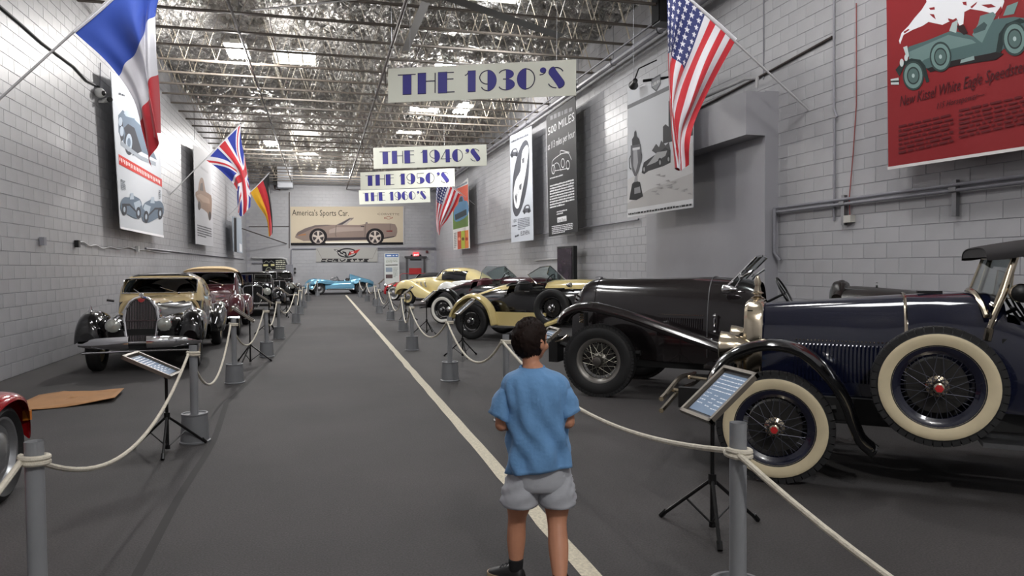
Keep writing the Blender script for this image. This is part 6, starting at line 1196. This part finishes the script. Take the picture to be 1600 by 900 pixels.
# ------------------------------------------------------------------ red sports car beyond it
c = car('classic_car', 'red sports car with dark soft top beyond the cream car', tuple(at(616, 469, 2, 0)), -52, .7)
arch([(.7, 0, .5, .4, .6, 2.8), (.5, 0, .78, .3, .76, 2.8), (0, 0, .84, .28, .86, 2.8), (-1.2, 0, .84, .26, .92, 3), (-2.6, 0, .84, .28, .9, 3), (-3.2, 0, .72, .32, .78, 2.8), (-3.4, 0, .5, .4, .6, 2.8)], 36, 31, skip=lambda x, y, z: (abs(x) < .38 or abs(x+2.5) < .38) and z < .62 and abs(y) > .6).build('body', RED2, c)
arch([(-1.0, 0, .6, .85, .92, 3), (-1.3, 0, .62, .85, 1.24, 3), (-2.0, 0, .6, .85, 1.26, 3), (-2.5, 0, .5, .85, .95, 3)], 16, 21).build('soft_top', TOPC, c)
glasspane(c, [(-.96, .55, .94), (-1.24, .5, 1.22), (-1.24, -.5, 1.22), (-.96, -.55, .94)], gm=DGLASS)
for q in (1, -1):
    for x in (0, -2.55): wheel(c, x, q*.72, .33, .33, .17, .215, 'vet', WHITEW2, SIL, hub='disc', hubmat=CHROME)
    lamp(c, .55, q*.6, .68, .09, .12, CHROME)
MB().tube([(.72, -.6, .42), (.8, 0, .42), (.72, .6, .42)], .03, 8).build('bumper', CHROME, c); MB().box((-1.3, 0, .35), (2.2, 1.3, .2)).build('chassis', UNDER, c, smooth=0)
# ------------------------------------------------------------------ blue racer at the far end
BLU = paint('metallic_blue', '#6ba3bf', .2); BLU.node_tree.nodes['Principled BSDF'].inputs['Metallic'].default_value = .45
c = car('racing_car', 'low metallic blue open racing car parked across the far end', tuple(at(499, 460.5, 2, 0)), -102, .74)
zk = lambda x: float(np.interp(-x, [-.75, -.6, -.2, .2, .7, 1.2, 2.0, 2.35, 2.8, 3.2], [.5, .62, .78, .8, .8, .82, .84, .9, .84, .7]))
arch([(x, 0, w_, zb, zk(x), 3.2) for x, w_, zb in ((.78, .45, .42), (.65, .72, .32), (.2, .84, .3), (-.7, .84, .26), (-1.2, .84, .26), (-2.0, .86, .26), (-2.35, .88, .3), (-2.8, .84, .36), (-3.2, .6, .42))], 60, 41, skip=lambda x, y, z: ((abs(x) < .37 or abs(x+2.4) < .37) and z < .68 and abs(y) > .62) or (-1.95 < x < -1.05 and abs(y) < .55 and z > .7)).build('body', BLU, c)
for q in (1, -1): arch([(.5, q*.74, .05, .6, .66, 2.2), (.3, q*.74, .14, .6, .84, 2.2), (0, q*.74, .17, .68, .92, 2.2), (-.4, q*.74, .14, .6, .86, 2.2), (-.8, q*.72, .05, .6, .78, 2.2)], 16, 13).build('front_fender', BLU, c); arch([(-1.8, q*.74, .05, .6, .8, 2.2), (-2.1, q*.76, .14, .6, .9, 2.2), (-2.4, q*.76, .16, .7, .95, 2.2), (-2.9, q*.74, .12, .6, .84, 2.2), (-3.2, q*.66, .05, .5, .7, 2.2)], 16, 13).build('rear_fender', BLU, c)
arch([(-1.85, .2, .26, .8, .86, 2.4), (-1.9, .2, .26, .8, 1.14, 2.2), (-1.98, .2, .24, .8, 1.16, 2.2), (-2.5, .1, .2, .8, 1.0, 2.2), (-3.1, 0, .1, .7, .8, 2.2)], 20, 17).build('headrest_fairing', BLU, c)
MB().box((-1.5, 0, .55), (.9, 1.1, .3)).build('cockpit_floor', UNDER, c, smooth=0); steering(c, -1.2, .25, .88, r=.17); seat(c, -1.65, .25, .62, .45, .3); seat(c, -1.65, -.25, .62, .45, .3)
glasspane(c, [(-.85, .5, .82), (-1.1, .48, .98), (-1.1, -.48, .98), (-.85, -.5, .82)], 'low_screen', .01, CHROME, DGLASS)
for q in (1, -1):
    for x in (0, -2.4): wheel(c, x, q*.74, .34, .34, .22, .2, 'rac', None, STEEL, hub='disc', hubmat=STEEL)
    MB().tube([(-.4, q*.86, .3), (-1.9, q*.86, .28), (-2.0, q*.88, .28)], .045, 10).build('side_exhaust', CHROME, c)
MB().box((-1.2, 0, .32), (2.0, 1.3, .1)).build('chassis', UNDER, c, smooth=0)
